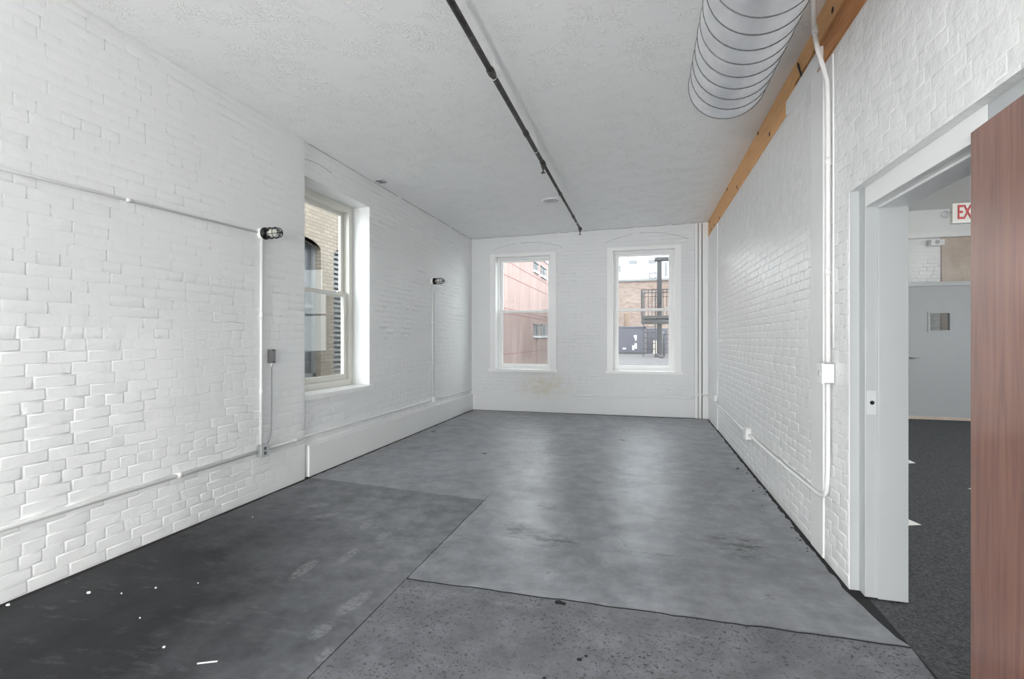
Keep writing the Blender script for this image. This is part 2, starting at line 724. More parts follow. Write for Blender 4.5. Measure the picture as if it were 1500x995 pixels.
def place_bricks(wall, bricks, frame, material, nmax=300, cond=None):
    """frame(a, z) -> (origin, A, N). The bricks that show largest become parts, the rest one stuff part"""
    info = []
    for i, (a0, a1, z0, z1, w) in enumerate(bricks):
        o, A, Nn = frame((a0 + a1) / 2, (z0 + z1) / 2)
        cs = [o + A * s * (a1 - a0) / 2 + Vector((0, 0, t * (z1 - z0) / 2)) for s, t in ((-1, -1), (1, -1), (1, 1), (-1, 1))]
        px = [to_px(c) for c in cs]
        area = 0
        if all(px):
            area = abs(sum(px[j][0] * px[(j + 1) % 4][1] - px[(j + 1) % 4][0] * px[j][1] for j in range(4))) / 2
            if not all(0 <= p[0] <= 1500 and 0 <= p[1] <= 995 for p in px):
                area = 0
            if cond and not cond(px):
                area = 0
        info.append((area, i))
    top = set(i for ar, i in sorted(info, reverse=True)[:nmax] if ar > 40)
    V, Fc = [], []
    off = 0
    for i, (a0, a1, z0, z1, w) in enumerate(bricks):
        o, A, Nn = frame((a0 + a1) / 2, (z0 + z1) / 2)
        L, H = a1 - a0, z1 - z0
        if i in top:
            Lq, Hq, wq = round(L / .006) * .006, round(H / .004) * .004, (max(1, round(w / .0012)) * .0012 if w > 0 else min(-.0006, round(w / .0006) * .0006))
            key = (Lq, Hq, wq, material.name, i % 3)
            if key not in _bm_cache:
                _bm_cache[key] = brick_mesh(Lq, Hq, wq, i, material)
            ob = bpy.data.objects.new('brick', _bm_cache[key])
            col.objects.link(ob)
            ob.parent = wall
            mtx = Matrix((A, Vector((0, 0, 1)), Nn)).transposed().to_4x4()
            mtx.translation = o
            mtx = mtx @ Matrix.Diagonal((L / Lq, H / Hq, 1, 1))
            ob.matrix_world = mtx
        else:
            vs = brick_verts(L, H, w, i)
            R = np.array([A, (0, 0, 1), Nn])
            V.append(vs @ R + np.array(o))
            Fc.append(BF + off)
            off += 16
    if V:
        me = bpy.data.meshes.new('brickwork')
        me.from_pydata(np.concatenate(V).tolist(), [], np.concatenate(Fc).tolist())
        me.polygons.foreach_set('use_smooth', [True] * len(me.polygons))
        o = link_obj('brickwork', me, material, wall)
        o['kind'] = 'stuff'


def wall_slab(bm, frame, a0, a1, zlo, zhi, holes, T):
    """slab with rectangular holes: front, back and reveal faces; zhi may be a function of a"""
    As = sorted({a0, a1, *[x for h in holes for x in h[:2]]})
    zmax = 1e9
    def P(a, z, w):
        o, A, Nn = frame(a, z)
        return bm.verts.new(o + Nn * w)
    def top(a):
        return zhi(a) if callable(zhi) else zhi
    def inside(a, z):
        return any(h[0] < a < h[1] and h[2] < z < h[3] for h in holes)
    zs_mid = sorted({x for h in holes for x in h[2:] if x > zlo})
    for i in range(len(As) - 1):
        p, q = As[i], As[i + 1]
        zs = [zlo] + [z for z in zs_mid if z > zlo] + [None]
        for j in range(len(zs) - 1):
            b0, b1 = zs[j], zs[j + 1]
            bp = top(p) if b1 is None else b1
            bq = top(q) if b1 is None else b1
            if inside((p + q) / 2, (b0 + min(bp, bq)) / 2):
                continue
            for w in (0, -T):
                bm.faces.new((P(p, b0, w), P(q, b0, w), P(q, bq, w), P(p, bp, w)))
    def quad(a_, b_, c_, d_):
        bm.faces.new((P(*a_), P(*b_), P(*c_), P(*d_)))
    for h in holes:
        quad((h[0], h[2], 0), (h[0], h[3], 0), (h[0], h[3], -T), (h[0], h[2], -T))
        quad((h[1], h[2], 0), (h[1], h[3], 0), (h[1], h[3], -T), (h[1], h[2], -T))
        quad((h[0], h[3], 0), (h[1], h[3], 0), (h[1], h[3], -T), (h[0], h[3], -T))
        if h[2] > zlo:
            quad((h[0], h[2], 0), (h[1], h[2], 0), (h[1], h[2], -T), (h[0], h[2], -T))
    quad((a0, zlo, 0), (a0, top(a0), 0), (a0, top(a0), -T), (a0, zlo, -T))
    quad((a1, zlo, 0), (a1, top(a1), 0), (a1, top(a1), -T), (a1, zlo, -T))


TW = .42
# --- left wall (runs along +y, faces +x), two planes with a small step
WL = (4.10, 5.32, .78, 2.955)              # the window in view
WL2 = (-1.6, -.38, .78, 2.955)              # unseen twin added behind the camera for daylight


def f_left(a, z):
    return Vector((XL if a <= YSTEP else XLF, a, z)), Vector((0, 1, 0)), Vector((1, 0, 0))


def f_left_near(a, z):
    return Vector((XL, a, z)), Vector((0, 1, 0)), Vector((1, 0, 0))


def f_left_far(a, z):
    return Vector((XLF, a, z)), Vector((0, 1, 0)), Vector((1, 0, 0))


bm = bmesh.new()
wall_slab(bm, f_left_near, YREAR - .3, YSTEP, -.05, 3.42, [WL2], TW)
wall_slab(bm, f_left_far, YSTEP, YB + .4, -.05, 3.42, [(YSTEP, WL[1], WL[2], WL[3])], TW - .03)
wall_left = struct(from_bm('wall_left', bm, M['brick_paint']), 'white painted brick wall with one deep window and two caged lamps', 'wall')


def rel_left(a, z, r):
    lim = 1.45 + .35 * mnoise.noise(Vector((a * 1.4, z * .6, 3.3))) + r.uniform(-.12, .12)
    if z > lim:
        return -.0052 * r.random() ** 1.6           # bed joints filled with paint
    return .0046 if z < 1.1 else .0032


br = lay_bricks([(.9, YSTEP, .0, 3.285, []), (YSTEP, 8.985, .31, 3.285, [(YSTEP, WL[1], WL[2] - .0, WL[3])])], rel_left, 3)
place_bricks(wall_left, br, f_left, M['brick_paint'])

# --- back wall (runs along +x, faces -y)
WB1 = (-2.83, -1.55, .77, 2.98)
WB2 = (-.63, .64, .77, 3.0)


def f_back(a, z):
    return Vector((a, YB, z)), Vector((1, 0, 0)), Vector((0, -1, 0))


bm = bmesh.new()
wall_slab(bm, f_back, XLF - .4, XR + .23, -.05, 3.45, [WB1, WB2], TW)
wall_back = struct(from_bm('wall_back', bm, M['back_paint_shaded']), 'white painted brick wall with two tall sash windows', 'wall')
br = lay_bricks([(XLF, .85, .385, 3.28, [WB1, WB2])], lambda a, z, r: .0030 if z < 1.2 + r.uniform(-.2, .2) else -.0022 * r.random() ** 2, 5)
place_bricks(wall_back, br, f_back, M['back_paint_shaded'])

# --- right wall (runs along -y, faces -x); a = -y
OPEN = (1.60, 3.05, 2.148)                 # brick opening y0, y1, head


def f_right(a, z):
    return Vector((XR, -a, z)), Vector((0, -1, 0)), Vector((-1, 0, 0))


def beam_bottom(y):
    return 3.045 if y < 3.40 else 3.095


bm = bmesh.new()
wall_slab(bm, f_right, -(YB + .02), -3.40, -.05, 3.095, [], .23)
wall_slab(bm, f_right, -3.40, -(YREAR - .3), -.05, 3.045, [(-OPEN[1], -OPEN[0], -.06, OPEN[2])], .23)
wall_right = struct(from_bm('wall_right', bm, M['brick_gloss']), 'glossy white painted brick wall under the timber beam', 'wall')
br = lay_bricks([(-7.88, -3.66, .0, 3.09, []), (-3.41, -.9, .0, 3.04, [(-OPEN[1], -OPEN[0], -.1, OPEN[2])])],
                lambda a, z, r: .0050 if z < 1.7 else max(.0010, .0050 - (z - 1.7) * .0075), 9)
place_bricks(wall_right, br, f_right, M['brick_gloss'], cond=lambda px: all(p[0] < 1421 or p[1] < 120 for p in px))
# smooth plastered strips of the right wall
boxes('plaster_strip', [((XR - .012, 7.885, 0), (XR + .01, YB, 3.09))], M['plaster'], wall_right, .003)
boxes('plaster_strip', [((XR - .009, 3.425, 0), (XR + .01, 3.655, 3.09))], M['plaster'], wall_right, .003)

# --- rear wall behind the camera, with an unseen street window added for daylight
WR = [(-3.0, -1.65, .78, 2.95)]


def f_rear(a, z):
    return Vector((-a, YREAR, z)), Vector((-1, 0, 0)), Vector((0, 1, 0))


bm = bmesh.new()
wall_slab(bm, f_rear, -(XR + .23), -(XLF - .4), -.05, 3.45, [(-b, -a, c, d) for a, b, c, d in WR], .35)
wall_rear = struct(from_bm('wall_rear', bm, M['brick_paint']), 'white painted wall on the street side', 'wall')

# --- ceiling
bm = bmesh.new()
xs = (XLF - .4, XR + .03)
lo = [bm.verts.new((x, y, zc(x))) for x in xs for y in (YREAR - .3, YB + .4)]
hi = [bm.verts.new((x, y, 3.6)) for x in xs for y in (YREAR - .3, YB + .4)]
for q in ((0, 1, 3, 2),):
    bm.faces.new([lo[i] for i in q])
    bm.faces.new([hi[i] for i in q])
for a, b in ((0, 1), (1, 3), (3, 2), (2, 0)):
    bm.faces.new((lo[a], lo[b], hi[b], hi[a]))
ceiling = struct(from_bm('ceiling', bm, M['ceiling']), 'white stomp textured plaster ceiling', 'ceiling')

# --- plinths
pl = boxes('baseboard_left', [((XLF - .02, 4.15, 0), (-3.162, 8.97, .308))], M['plaster'], None, .008)
struct(pl, 'white plastered plinth below the deep window in the left wall', 'plinth')
pb_ = boxes('baseboard_back', [((XLF, 8.955, 0), (.86, YB + .01, .372))], M['back_paint_shaded'], None, .008)
struct(pb_, 'white plastered plinth below the two tall windows', 'plinth')

# boxed chase in the back right corner
tr1 = empty('trim_1', (.97, YB, 0))
struct(tr1, 'white boxed pipe chase in the corner beside the timber beam', 'trim')
adopt(tr1, box('board', (.855, 8.93, 0), (.905, YB + .01, 3.34), M['plaster'], None, .004),
      box('board', (.915, 8.92, 0), (.962, YB + .01, 3.34), M['plaster'], None, .004),
      box('board', (.975, 8.91, 0), (XR - .012, YB + .01, 3.34), M['plaster'], None, .004),
      box('gap_shadow', (.90, 8.955, 0), (.98, YB + .005, 3.33), M['pit']))

# hairline arches over the openings, as thin cracks standing in the paint
def crack(name, pts, parent, r=.0022, m='crack'):
    return tube(name, pts, r, M[m], parent, 5)


for (a0, a1, z0, zr) in ((-2.78, -1.44, 3.06, .11), (-.66, .76, 3.085, .15)):
    pts = []
    for k in range(25):
        t = k / 24
        pts.append((a0 + (a1 - a0) * t, YB - .0035, z0 + zr * (1 - (2 * t - 1) ** 2) + random.uniform(-.004, .004)))
    crack('arch_crack', pts[:9], wall_back)
    crack('arch_crack', pts[10:], wall_back, .0028)
crack('arch_crack', [(XLF + .004, 3.98 + .10 * t, 3.085 - .0 * t) for t in (0, .5, 1)], wall_left)
crack('arch_crack', [(XLF + .004, 4.0 + k * .07, 3.09 + .05 * math.sin(k / 7 * 2.2)) for k in range(9)], wall_left)

for (p, q, k0) in (((XLF + .004, 4.2), (XLF + .004, 8.98), 0), ((XLF, YB - .005), (.84, YB - .005), 1)):
    rk = random.Random(k0)
    t = 0.0
    while t < 1:
        t2 = min(1, t + rk.uniform(.03, .10))
        seg = []
        for j in range(4):
            w = t + (t2 - t) * j / 3
            x, y = p[0] + (q[0] - p[0]) * w, p[1] + (q[1] - p[1]) * w
            seg.append((x, y, zc(x) - .001 + rk.uniform(-.004, .001)))
        crack('ceiling_crack', seg, wall_left if k0 == 0 else wall_back, rk.choice((.002, .003, .0045)))
        t = t2 + rk.choice((0, 0, .02))

# ------------------------------------------------------------------ floor: slabs over a dark bed
floor = box('floor', (XLF - .05, YREAR - .05, -.14), (1.14, YB + .05, -.005), M['pit'])
struct(floor, 'grey painted concrete slabs with open joints', 'floor')


def jag(p, q, n, amp, seed):
    r = random.Random(seed)
    out = []
    for i in range(n + 1):
        t = i / n
        j = 0 if i in (0, n) else r.uniform(-amp, amp)
        dx, dy = q[0] - p[0], q[1] - p[1]
        l = math.hypot(dx, dy)
        out.append((p[0] + dx * t - dy / l * j, p[1] + dy * t + dx / l * j))
    return out


def sh(pts, dx, dy):
    return [(x + dx, y + dy) for x, y in pts]


XJ = -1.29
ja = jag((XJ, YREAR), (XJ, 2.537), 40, .003, 1)        # side joint, near
ja2 = jag((XJ, 2.537), (XJ, 3.94), 24, .002, 2)
ja3 = jag((XJ, 3.94), (XJ, 5.2), 4, 0, 3)
jb = jag((XJ, 2.537), (1.135, 2.537), 44, .006, 4)      # open crack
jc = jag((XL - .0, 4.14), (XJ, 3.94), 24, .004, 5)
jd = jag((XJ, 5.2), (XR, 4.86), 24, .002, 6)
el = jag((XL + .05, YREAR), (XL + .045, 4.14), 150, .010, 7)     # ragged edge along the left wall
ef = jag((-3.162 + .024, 4.14), (-3.162 + .024, 8.93), 70, .007, 8)
eb = jag((-3.138, 8.93), (XR - .03, 8.885), 60, .012, 9)
er = jag((XR - .03, 8.885), (XR - .032, 4.86), 60, .008, 10)
er2 = jag((XR - .032, 4.86), (XR - .034, 3.05), 40, .010, 11)
er3 = jag((XR - .034, 3.05), (1.12, 2.537), 8, .004, 12)
g = .0030
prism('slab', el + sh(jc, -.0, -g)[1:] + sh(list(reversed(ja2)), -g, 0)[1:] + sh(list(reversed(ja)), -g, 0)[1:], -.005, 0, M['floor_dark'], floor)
prism('slab', sh(ja2, g, .0085) + ja3[1:] + sh(jd, 0, -.0012)[1:] + er2[1:] + er3[1:-1] + sh(list(reversed(jb)), 0, .009)[:-1], -.005, 0, M['floor_mid'], floor)
prism('slab', sh(ja, g, 0)[:-1] + sh(jb, 0, -.009) + [(1.12, 2.3), (1.11, 1.9), (XR - .014, 1.9), (XR - .014, YREAR)], -.005, -.001, M['floor_near'], floor)
prism('slab', ef + eb[1:] + er[1:] + sh(list(reversed(jd)), 0, .0012)[1:] + list(reversed(ja3))[1:] + sh(list(reversed(jc)), 0, g)[1:-1], -.005, 0, M['floor_mid'], floor)
# chipped hole on the crack
for (x, y, s) in ((-.42, 2.506, .022), (-.395, 2.50, .016), (-.26, 2.08, .012), (-.235, 2.11, .008), (-.38, 1.93, .008)):
    lathe('chip_hole', [(0, s), (.0015, s * .8)], (x, y, -.0005), (0, 0, 1), M['pit'], floor, 7, False)
# chips in the paint along the foot of the right wall
rr = random.Random(4)
for k in range(16):
    y = rr.uniform(3.1, 5.8)
    s = rr.uniform(.006, .016)
    lathe('chip_hole', [(0, s), (.0012, s * .8)], (1.03 - rr.random() ** 2 * .11, y, .0), (0, 0, 1), M['pit'], floor, 6, False)

# ------------------------------------------------------------------ windows
def window(name, label, frame, hole, rec, casing, sash_m, cas_m, cas_w=.11, cas_t=.06, screen=True, sill_out=.03):
    a0, a1, z0, z1 = hole
    o, A, Nn = frame((a0 + a1) / 2, z0)
    root = empty(name, o)
    struct(root, label, 'window')
    mtx = Matrix((A, -Nn, Vector((0, 0, 1)))).transposed().to_4x4()     # x along, y outwards, z up
    mtx.translation = o
    root.matrix_world = mtx
    W, H = a1 - a0, z1 - z0
    h = W / 2
    if casing:
        cl = cas_w
        boxes('casing', [((-h, -.010, 0), (-h + cl, .05, H)), ((h - cl, -.010, 0), (h, .05, H)),
                         ((-h + cl, -.010, H - cas_t), (h - cl, .05, H))], cas_m, root, .004)
        boxes('jamb_lining', [((-h + cl - .012, .05, .03), (-h + cl, rec + .08, H - cas_t)), ((h - cl, .05, .03), (h - cl + .012, rec + .08, H - cas_t)),
                              ((-h + cl, .05, H - cas_t), (h - cl, rec + .08, H - cas_t + .012)),
                              ((-h + .001, .06, 0), (-h + cl - .012, rec + .06, H)), ((h - cl + .012, .06, 0), (h - .001, rec + .06, H))], cas_m, root)
        i0 = h - cl
        top = H - cas_t
    else:
        i0 = h
        top = H
    fw = .028 if casing else .075
    boxes('frame', [((-i0, rec - .03, .02), (-i0 + fw, rec + .085, top)), ((i0 - fw, rec - .03, .02), (i0, rec + .085, top)),
                    ((-i0 + fw, rec - .03, top - fw), (i0 - fw, rec + .085, top)), ((-i0 + fw, rec - .03, .02), (i0 - fw, rec + .085, .02 + fw))], sash_m, root, .003)
    s0 = i0 - fw
    b, t = .02 + fw, top - fw
    mid = 1.888 - z0
    sw = .058
    def sash(nm, y0, zb, zt, rb, rt):
        so = boxes(nm, [((-s0, y0, zb), (-s0 + sw, y0 + .034, zt)), ((s0 - sw, y0, zb), (s0, y0 + .034, zt)),
                        ((-s0 + sw, y0, zb), (s0 - sw, y0 + .034, zb + rb)), ((-s0 + sw, y0, zt - rt), (s0 - sw, y0 + .034, zt))], sash_m, root, .004)
        box('pane', (-s0 + sw - .004, y0 + .014, zb + rb - .004), (s0 - sw + .004, y0 + .019, zt - rt + .004), M['glass'], so)
        return so
    sash('upper_sash', rec + .045, mid - .022, t, .045, .045)
    lo_ = sash('lower_sash', rec, b, mid + .022, .062, .045)
    for s in (-.32, .32):
        box('sash_lock', (s * W - .03, rec + .004, mid + .022), (s * W + .03, rec + .03, mid + .036), M['sash_cream'], lo_, .004)
    if screen:
        sc_ = box('insect_screen', (-s0 + .01, rec + .09, b), (s0 - .01, rec + .0915, mid), M['screen'], root)
    boxes('sill', [((-h, 0, -.012), (h, rec + .1, .02)), ((-h - sill_out, -.028, -.03), (h + sill_out, .0, .018))], cas_m, root, .004)
    return root


window('window_1', 'tall white sash window framing the pink building', f_back, WB1, .19, True, M['sash_white'], M['trim_white'])
window('window_2', 'tall white sash window framing the black fire escape', f_back, WB2, .19, True, M['sash_white'], M['trim_white'], screen=False)
window('window_3', 'deep set cream sash window in the left brick wall', f_left_far, WL, .26, False, M['sash_cream'], M['trim_white'])
window('window_4', 'deep set cream sash window added unseen nearer the street end of the left wall', f_left_near, WL2, .29, False, M['sash_cream'], M['trim_white'], screen=False)
for k, (a, b, c, d) in enumerate(WR):
    window('window_%d' % (5 + k), 'tall sash window added unseen in the street end wall', f_rear, (-b, -a, c, d), .19, True, M['sash_white'], M['trim_white'], screen=False)

# ------------------------------------------------------------------ doorway frame, door leaf
XF = 1.125                                  # face of the frame, set back in the brick opening
d1 = empty('door_1', (1.2, 2.5, 0))
struct(d1, 'pale grey painted door frame with steel strike plate, reddish brown door leaf folded back', 'door')
Y0, Y1, ZH = 2.022, 2.972, 2.045
parts = [
    boxes('jamb', [((XF, Y1, 0), (1.315, OPEN[1], OPEN[2])), ((XF + .055, Y1 - .012, 0), (1.315, Y1, ZH))], M['frame_grey'], None, .003),
    boxes('jamb', [((XF, OPEN[0], 0), (1.315, Y0, OPEN[2])), ((XF + .055, Y0, 0), (1.315, Y0 + .012, ZH))], M['frame_grey'], None, .003),
    boxes('head', [((XF, Y0, ZH), (1.315, Y1, OPEN[2])), ((XF + .055, Y0 + .012, ZH - .012), (1.315, Y1 - .012, ZH))], M['trim_white'], None, .003),
]
parts.append(box('reveal_shade_board', (XR + .003, OPEN[1] - .006, 0), (XF + .002, OPEN[1] + .002, OPEN[2]), M['frame_grey']))  # grey board added over the white reveal to stand in for shade
adopt(d1, *parts)
z_s = on_plane(1276, 590, 1, Y1).z
sp = box('strike_plate', (XF + .008, Y1 - .0025, z_s - .062), (XF + .05, Y1 + .001, z_s + .062), M['plate'], None, .001)
sh_ = lathe('latch_hole', [(0, .011), (.001, .0105)], (XF + .032, Y1 - .0028, z_s), (0, -1, 0), M['pit'], None, 12)
adopt(d1, sp)
sh_.parent = sp
XD, YD = 1.075, 2.017                       # hinge corner; the leaf stands about five degrees off the wall
TD = math.atan(.085)
leaf = box('door_leaf', (0, -.915, .008), (.036, 0, 2.052), M['door_wood'], None, .002)
kn = lathe('door_knob', [(0, .03), (.008, .03), (.01, .012), (.035, .012), (.04, .024), (.055, .028), (.066, .02), (.068, 0)], (0, -.85, .98), (-1, 0, 0), M['steel'])
adopt(d1, leaf, kn)
leaf['label'] = 'reddish brown varnished door leaf'
for q in (leaf, kn):
    q.location = (XD, YD, 0)
    q.rotation_euler = (0, 0, -TD)
for z in (.25, 1.05, 1.85):
    adopt(d1, tube('hinge', [(XD + .042, 2.018, z - .05), (XD + .042, 2.018, z + .05)], .006, M['steel'], None, 8))

# ------------------------------------------------------------------ timber beam on the right wall
beam = empty('wooden_beam', (1.1, 6, 3.1))
tag(beam, 'rough orange timber beam running along the top of the glossy brick wall', 'beam')
adopt(beam,
      box('timber', (1.072, 4.02, 3.095), (1.29, 9.0, 3.42), M['timber'], None, .006),
      boxes('timber', [((1.072, 3.52, 3.225), (1.29, 4.02, 3.42)), ((1.135, 3.52, 3.095), (1.29, 4.02, 3.225))], M['timber'], None, .004),
      boxes('timber', [((1.066, YREAR, 3.045), (1.29, 3.52, 3.30))], M['timber_dark'], None, .006),
      boxes('timber', [((1.050, YREAR, 3.19), (1.075, 3.56, 3.40))], M['timber'], None, .004))
nb = [(1.07, 8.75, 3.31), (1.07, 8.2, 3.13), (1.07, 7.0, 3.33), (1.07, 6.3, 3.15), (1.07, 5.2, 3.34), (1.07, 4.75, 3.15), (1.07, 8.55, 3.14), (1.05, 3.2, 3.24), (1.07, 7.7, 3.12)]
for k, (x, y, z) in enumerate(nb):
    adopt(beam, lathe('knot', [(0, .022), (.004, .018), (.005, 0)], (x + .003, y, z), (-1, 0, 0), M['pit'], None, 7))
lath = boxes('plaster_ledge', [((1.045, 3.40, 3.05), (1.085, 4.14, 3.15))], M['plaster'], None, .006)
adopt(beam, lath)
lath['label'] = 'white plaster patch'
adopt(beam, box('white_lath', (1.10, 3.56, 3.10), (1.13, 3.99, 3.16), M['plaster'], None, .003))
wire = tube('black_cable', smooth_path([(1.085, 3.98, 3.36), (1.06, 3.88, 3.28), (1.055, 3.80, 3.18), (1.06, 3.76, 3.10)]), .007, M['black'])
tag(wire, 'short black cable hanging in the notch of the timber beam', 'cable')

# ------------------------------------------------------------------ spiral duct
RD, XA, ZA, YE = .2286, .51, 2.966, 3.33
duct = empty('spiral_duct', (XA, 0, ZA))
tag(duct, 'round galvanised spiral duct hanging below the white ceiling', 'duct')
bm = bmesh.new()
SEG = 64
for rad, flip in ((RD, 0), (RD - .006, 1)):
    rings = [[bm.verts.new((XA + rad * math.cos(2 * math.pi * k / SEG), y, ZA + rad * math.sin(2 * math.pi * k / SEG))) for k in range(SEG)] for y in (YREAR + .05, 0, 1.5, YE)]
    for i in range(3):
        for k in range(SEG):
            bm.faces.new((rings[i][k], rings[i][(k + 1) % SEG], rings[i + 1][(k + 1) % SEG], rings[i + 1][k]))
adopt(duct, from_bm('duct_body', bm, M['galv'], None, True))
pts = []
turns = int((YE - .02 - YREAR - .1) / .125)
for k in range(turns * 40 + 1):
    q = 2 * math.pi * k / 40 + 2.4
    pts.append((XA + (RD + .0005) * math.cos(q), YREAR + .1 + .125 * k / 40 + .055, ZA + (RD + .0005) * math.sin(q)))
pts = [p for p in pts if p[1] < YE - .005]
adopt(duct, tube('spiral_seam', pts, .0042, M['seam'], None, 5))
bm = bmesh.new()
add_tube(bm, [(XA + RD * math.cos(q), YE, ZA + RD * math.sin(q)) for q in [2 * math.pi * k / 64 for k in range(65)]], .004, 6)
adopt(duct, from_bm('end_rim', bm, M['seam'], None, True))
for y in (-.6, 1.1, 2.95):
    adopt(duct, tube('hanger_rod', [(XA, y, ZA + RD - .002), (XA, y, zc(XA) + .01)], .004, M['steel'], None, 6))

# ------------------------------------------------------------------ sprinkler pipe
XP, ZP = -1.015, 3.20
sp_ = empty('sprinkler_pipe', (XP, 3, ZP))
tag(sp_, 'dark old sprinkler pipe running along the white ceiling', 'pipe')
adopt(sp_, tube('pipe', [(XP, YREAR, ZP), (XP, 5.05, ZP)], .0205, M['pipe'], None, 14),
      tube('pipe', [(XP, 5.05, ZP), (XP, 8.22, ZP)], .0165, M['pipe'], None, 12))
for y, r in ((3.25, .027), (4.3, .026), (6.2, .022), (7.4, .022)):
    adopt(sp_, tube('coupling', [(XP, y - .03, ZP), (XP, y + .03, ZP)], r, M['pipe'], None, 12))
for y in (3.32, 4.72, 7.75):
    adopt(sp_, tube('hanger', smooth_path([(XP, y, zc(XP) + .01), (XP + .012, y, ZP + .03), (XP + .02, y, ZP), (XP, y, ZP - .021), (XP - .02, y, ZP), (XP - .004, y, ZP + .03)]), .004, M['conduit'], None, 6))
for y in (5.08, 8.22):
    adopt(sp_, tube('tee', [(XP, y - .05, ZP), (XP, y + .05, ZP)], .027, M['pipe'], None, 12))
    hd = lathe('sprinkler_head', [(0, .022), (.03, .022), (.032, .014), (.05, .014), (.054, .008), (.085, .008), (.087, .024), (.09, .024), (.091, .003)], (XP, y, ZP - .01), (0, 0, -1), M['pipe'], None, 12)
    adopt(sp_, hd)

# ------------------------------------------------------------------ ceiling vents
p = on_plane(808, 294, 2, zc(-1.23))
dv = empty('round_vent', (p.x, p.y, zc(p.x)))
tag(dv, 'round ceiling vent with dark grille and white rim beside the sprinkler pipe', 'vent')
zz = zc(p.x)
adopt(dv, lathe('rim', [(-.01, .15), (.006, .15), (.012, .14), (.012, .112), (.004, .106), (.002, .1)], (p.x, p.y, zz), (0, 0, -1), M['trim_white'], None, 32),
      lathe('grille', [(0, .105), (.003, .104)], (p.x, p.y, zz), (0, 0, -1), M['dark_device'], None, 28))
for k in range(5):
    q = -.08 + k * .04
    hw = math.sqrt(.1 ** 2 - q ** 2)
    adopt(dv, box('slat', (p.x - hw, p.y + q - .005, zz - .010), (p.x + hw, p.y + q + .005, zz - .002), M['box_grey']))
sv = empty('small_ceiling_plate', (-3.09, 5.40, zc(-3.09)))
tag(sv, 'small dark metal plate on the ceiling close to the deep window', 'plate')
zz = zc(-3.09)
adopt(sv, box('plate', (-3.15, 5.33, zz - .014), (-3.04, 5.46, zz + .004), M['box_grey'], None, .003),
      box('slot', (-3.14, 5.35, zz - .017), (-3.06, 5.385, zz - .012), M['dark_device']),
      box('slot', (-3.13, 5.41, zz - .017), (-3.05, 5.445, zz - .012), M['dark_device']))

# ------------------------------------------------------------------ caged wall lamps
def wall_lamp(x, y, z, label):
    root = empty('wall_lamp', (x, y, z))
    tag(root, label, 'lamp', 'caged wall lamps')
    ks = [lathe('junction_box', [(-.01, .05), (.032, .05), (.036, .046), (.037, 0)], (x, y, z), (1, 0, 0), M['conduit'], None, 20),
          lathe('base_collar', [(.036, .052), (.052, .052), (.056, .045), (.066, .045), (.066, 0)], (x, y, z), (1, 0, 0), M['black_metal'], None, 20),
          lathe('glass_globe', [(.066, .036), (.08, .038), (.15, .038), (.178, .03), (.19, .014), (.193, 0)], (x, y, z), (1, 0, 0), M['globe'], None, 20),
          lathe('bulb', [(.066, .016), (.08, .018), (.105, .031), (.14, .031), (.16, .018), (.164, 0)], (x, y, z), (1, 0, 0), M['bulb'], None, 14)]
    bm = bmesh.new()
    for k in range(6):
        q = 2 * math.pi * k / 6 + .3
        c, s = math.cos(q), math.sin(q)
        add_tube(bm, smooth_path([(x + .05, y + c * .048, z + s * .048), (x + .12, y + c * .048, z + s * .048), (x + .175, y + c * .044, z + s * .044), (x + .2, y + c * .026, z + s * .026), (x + .206, y, z)], 4), .0028, 6)
    for d, r in ((.10, .048), (.15, .047), (.195, .032)):
        add_tube(bm, [(x + d, y + r * math.cos(q), z + r * math.sin(q)) for q in [2 * math.pi * k / 24 for k in range(25)]], .0030, 6, False)
    ks.append(from_bm('cage', bm, M['black_metal'], None, True))
    ks.append(lathe('cage_tip', [(.2, .009), (.215, .009), (.218, .004), (.222, 0)], (x, y, z), (1, 0, 0), M['black_metal'], None, 10))
    adopt(root, *ks)
    return root


wall_lamp(XL + .004, 3.53, 2.258, 'black caged wall lamp above the dark switch box with hanging cord')
wall_lamp(XLF + .004, 7.13, 2.262, 'black caged wall lamp between the deep window and the back corner')

# ------------------------------------------------------------------ conduits and boxes
def conduit(label, pts, r, clips=(), name='conduit', m='conduit', group='painted conduits'):
    root = empty(name, pts[0])
    tag(root, label, 'conduit', group)
    adopt(root, tube('pipe', pts, r, M[m], None, 10))
    for (c, axis) in clips:
        c = Vector(c)
        e = Vector(axis) * .022
        q = [c - e, c + e]
        adopt(root, tube('clip', q, r + .004, M[m], None, 10))
    return root


XC = XL + .016
conduit('white conduit along the left brick wall near the floor, before the receptacle box',
        [(XC, -.2, .383), (XC, 1.75, .384), (XC, 3.47, .40)], .0155, [((XC, 2.75, .393), (0, 1, 0))])
conduit('white conduit along the left wall above the plinth, under the deep window',
        smooth_path([(XC, 3.57, .40), (XC, 4.05, .402), (XLF + .016, 4.2, .402), (XLF + .016, 6.4, .404), (XLF + .016, 7.10, .405)], 5), .0125, [((XC, 3.95, .402), (0, 1, 0))])
conduit('white conduit above the plinth between the second lamp drop and the back corner',
        [(XLF + .016, 7.22, .402), (XLF + .016, 8.95, .398)], .0115)
conduit('thin white raceway running level towards the first caged lamp',
        [(XL + .012, -.2, 2.22), (XL + .012, 1.75, 2.222), (XL + .012, 3.49, 2.262)], .009, [((XL + .012, 2.4, 2.237), (0, 1, 0))])
conduit('white conduit dropping from the first caged lamp to the receptacle box',
        [(XL + .014, 3.525, 2.215), (XL + .014, 3.522, 1.35), (XL + .014, 3.52, .445)], .0115, [((XL + .014, 3.522, 1.55), (0, 0, 1)), ((XL + .014, 3.522, .9), (0, 0, 1))])
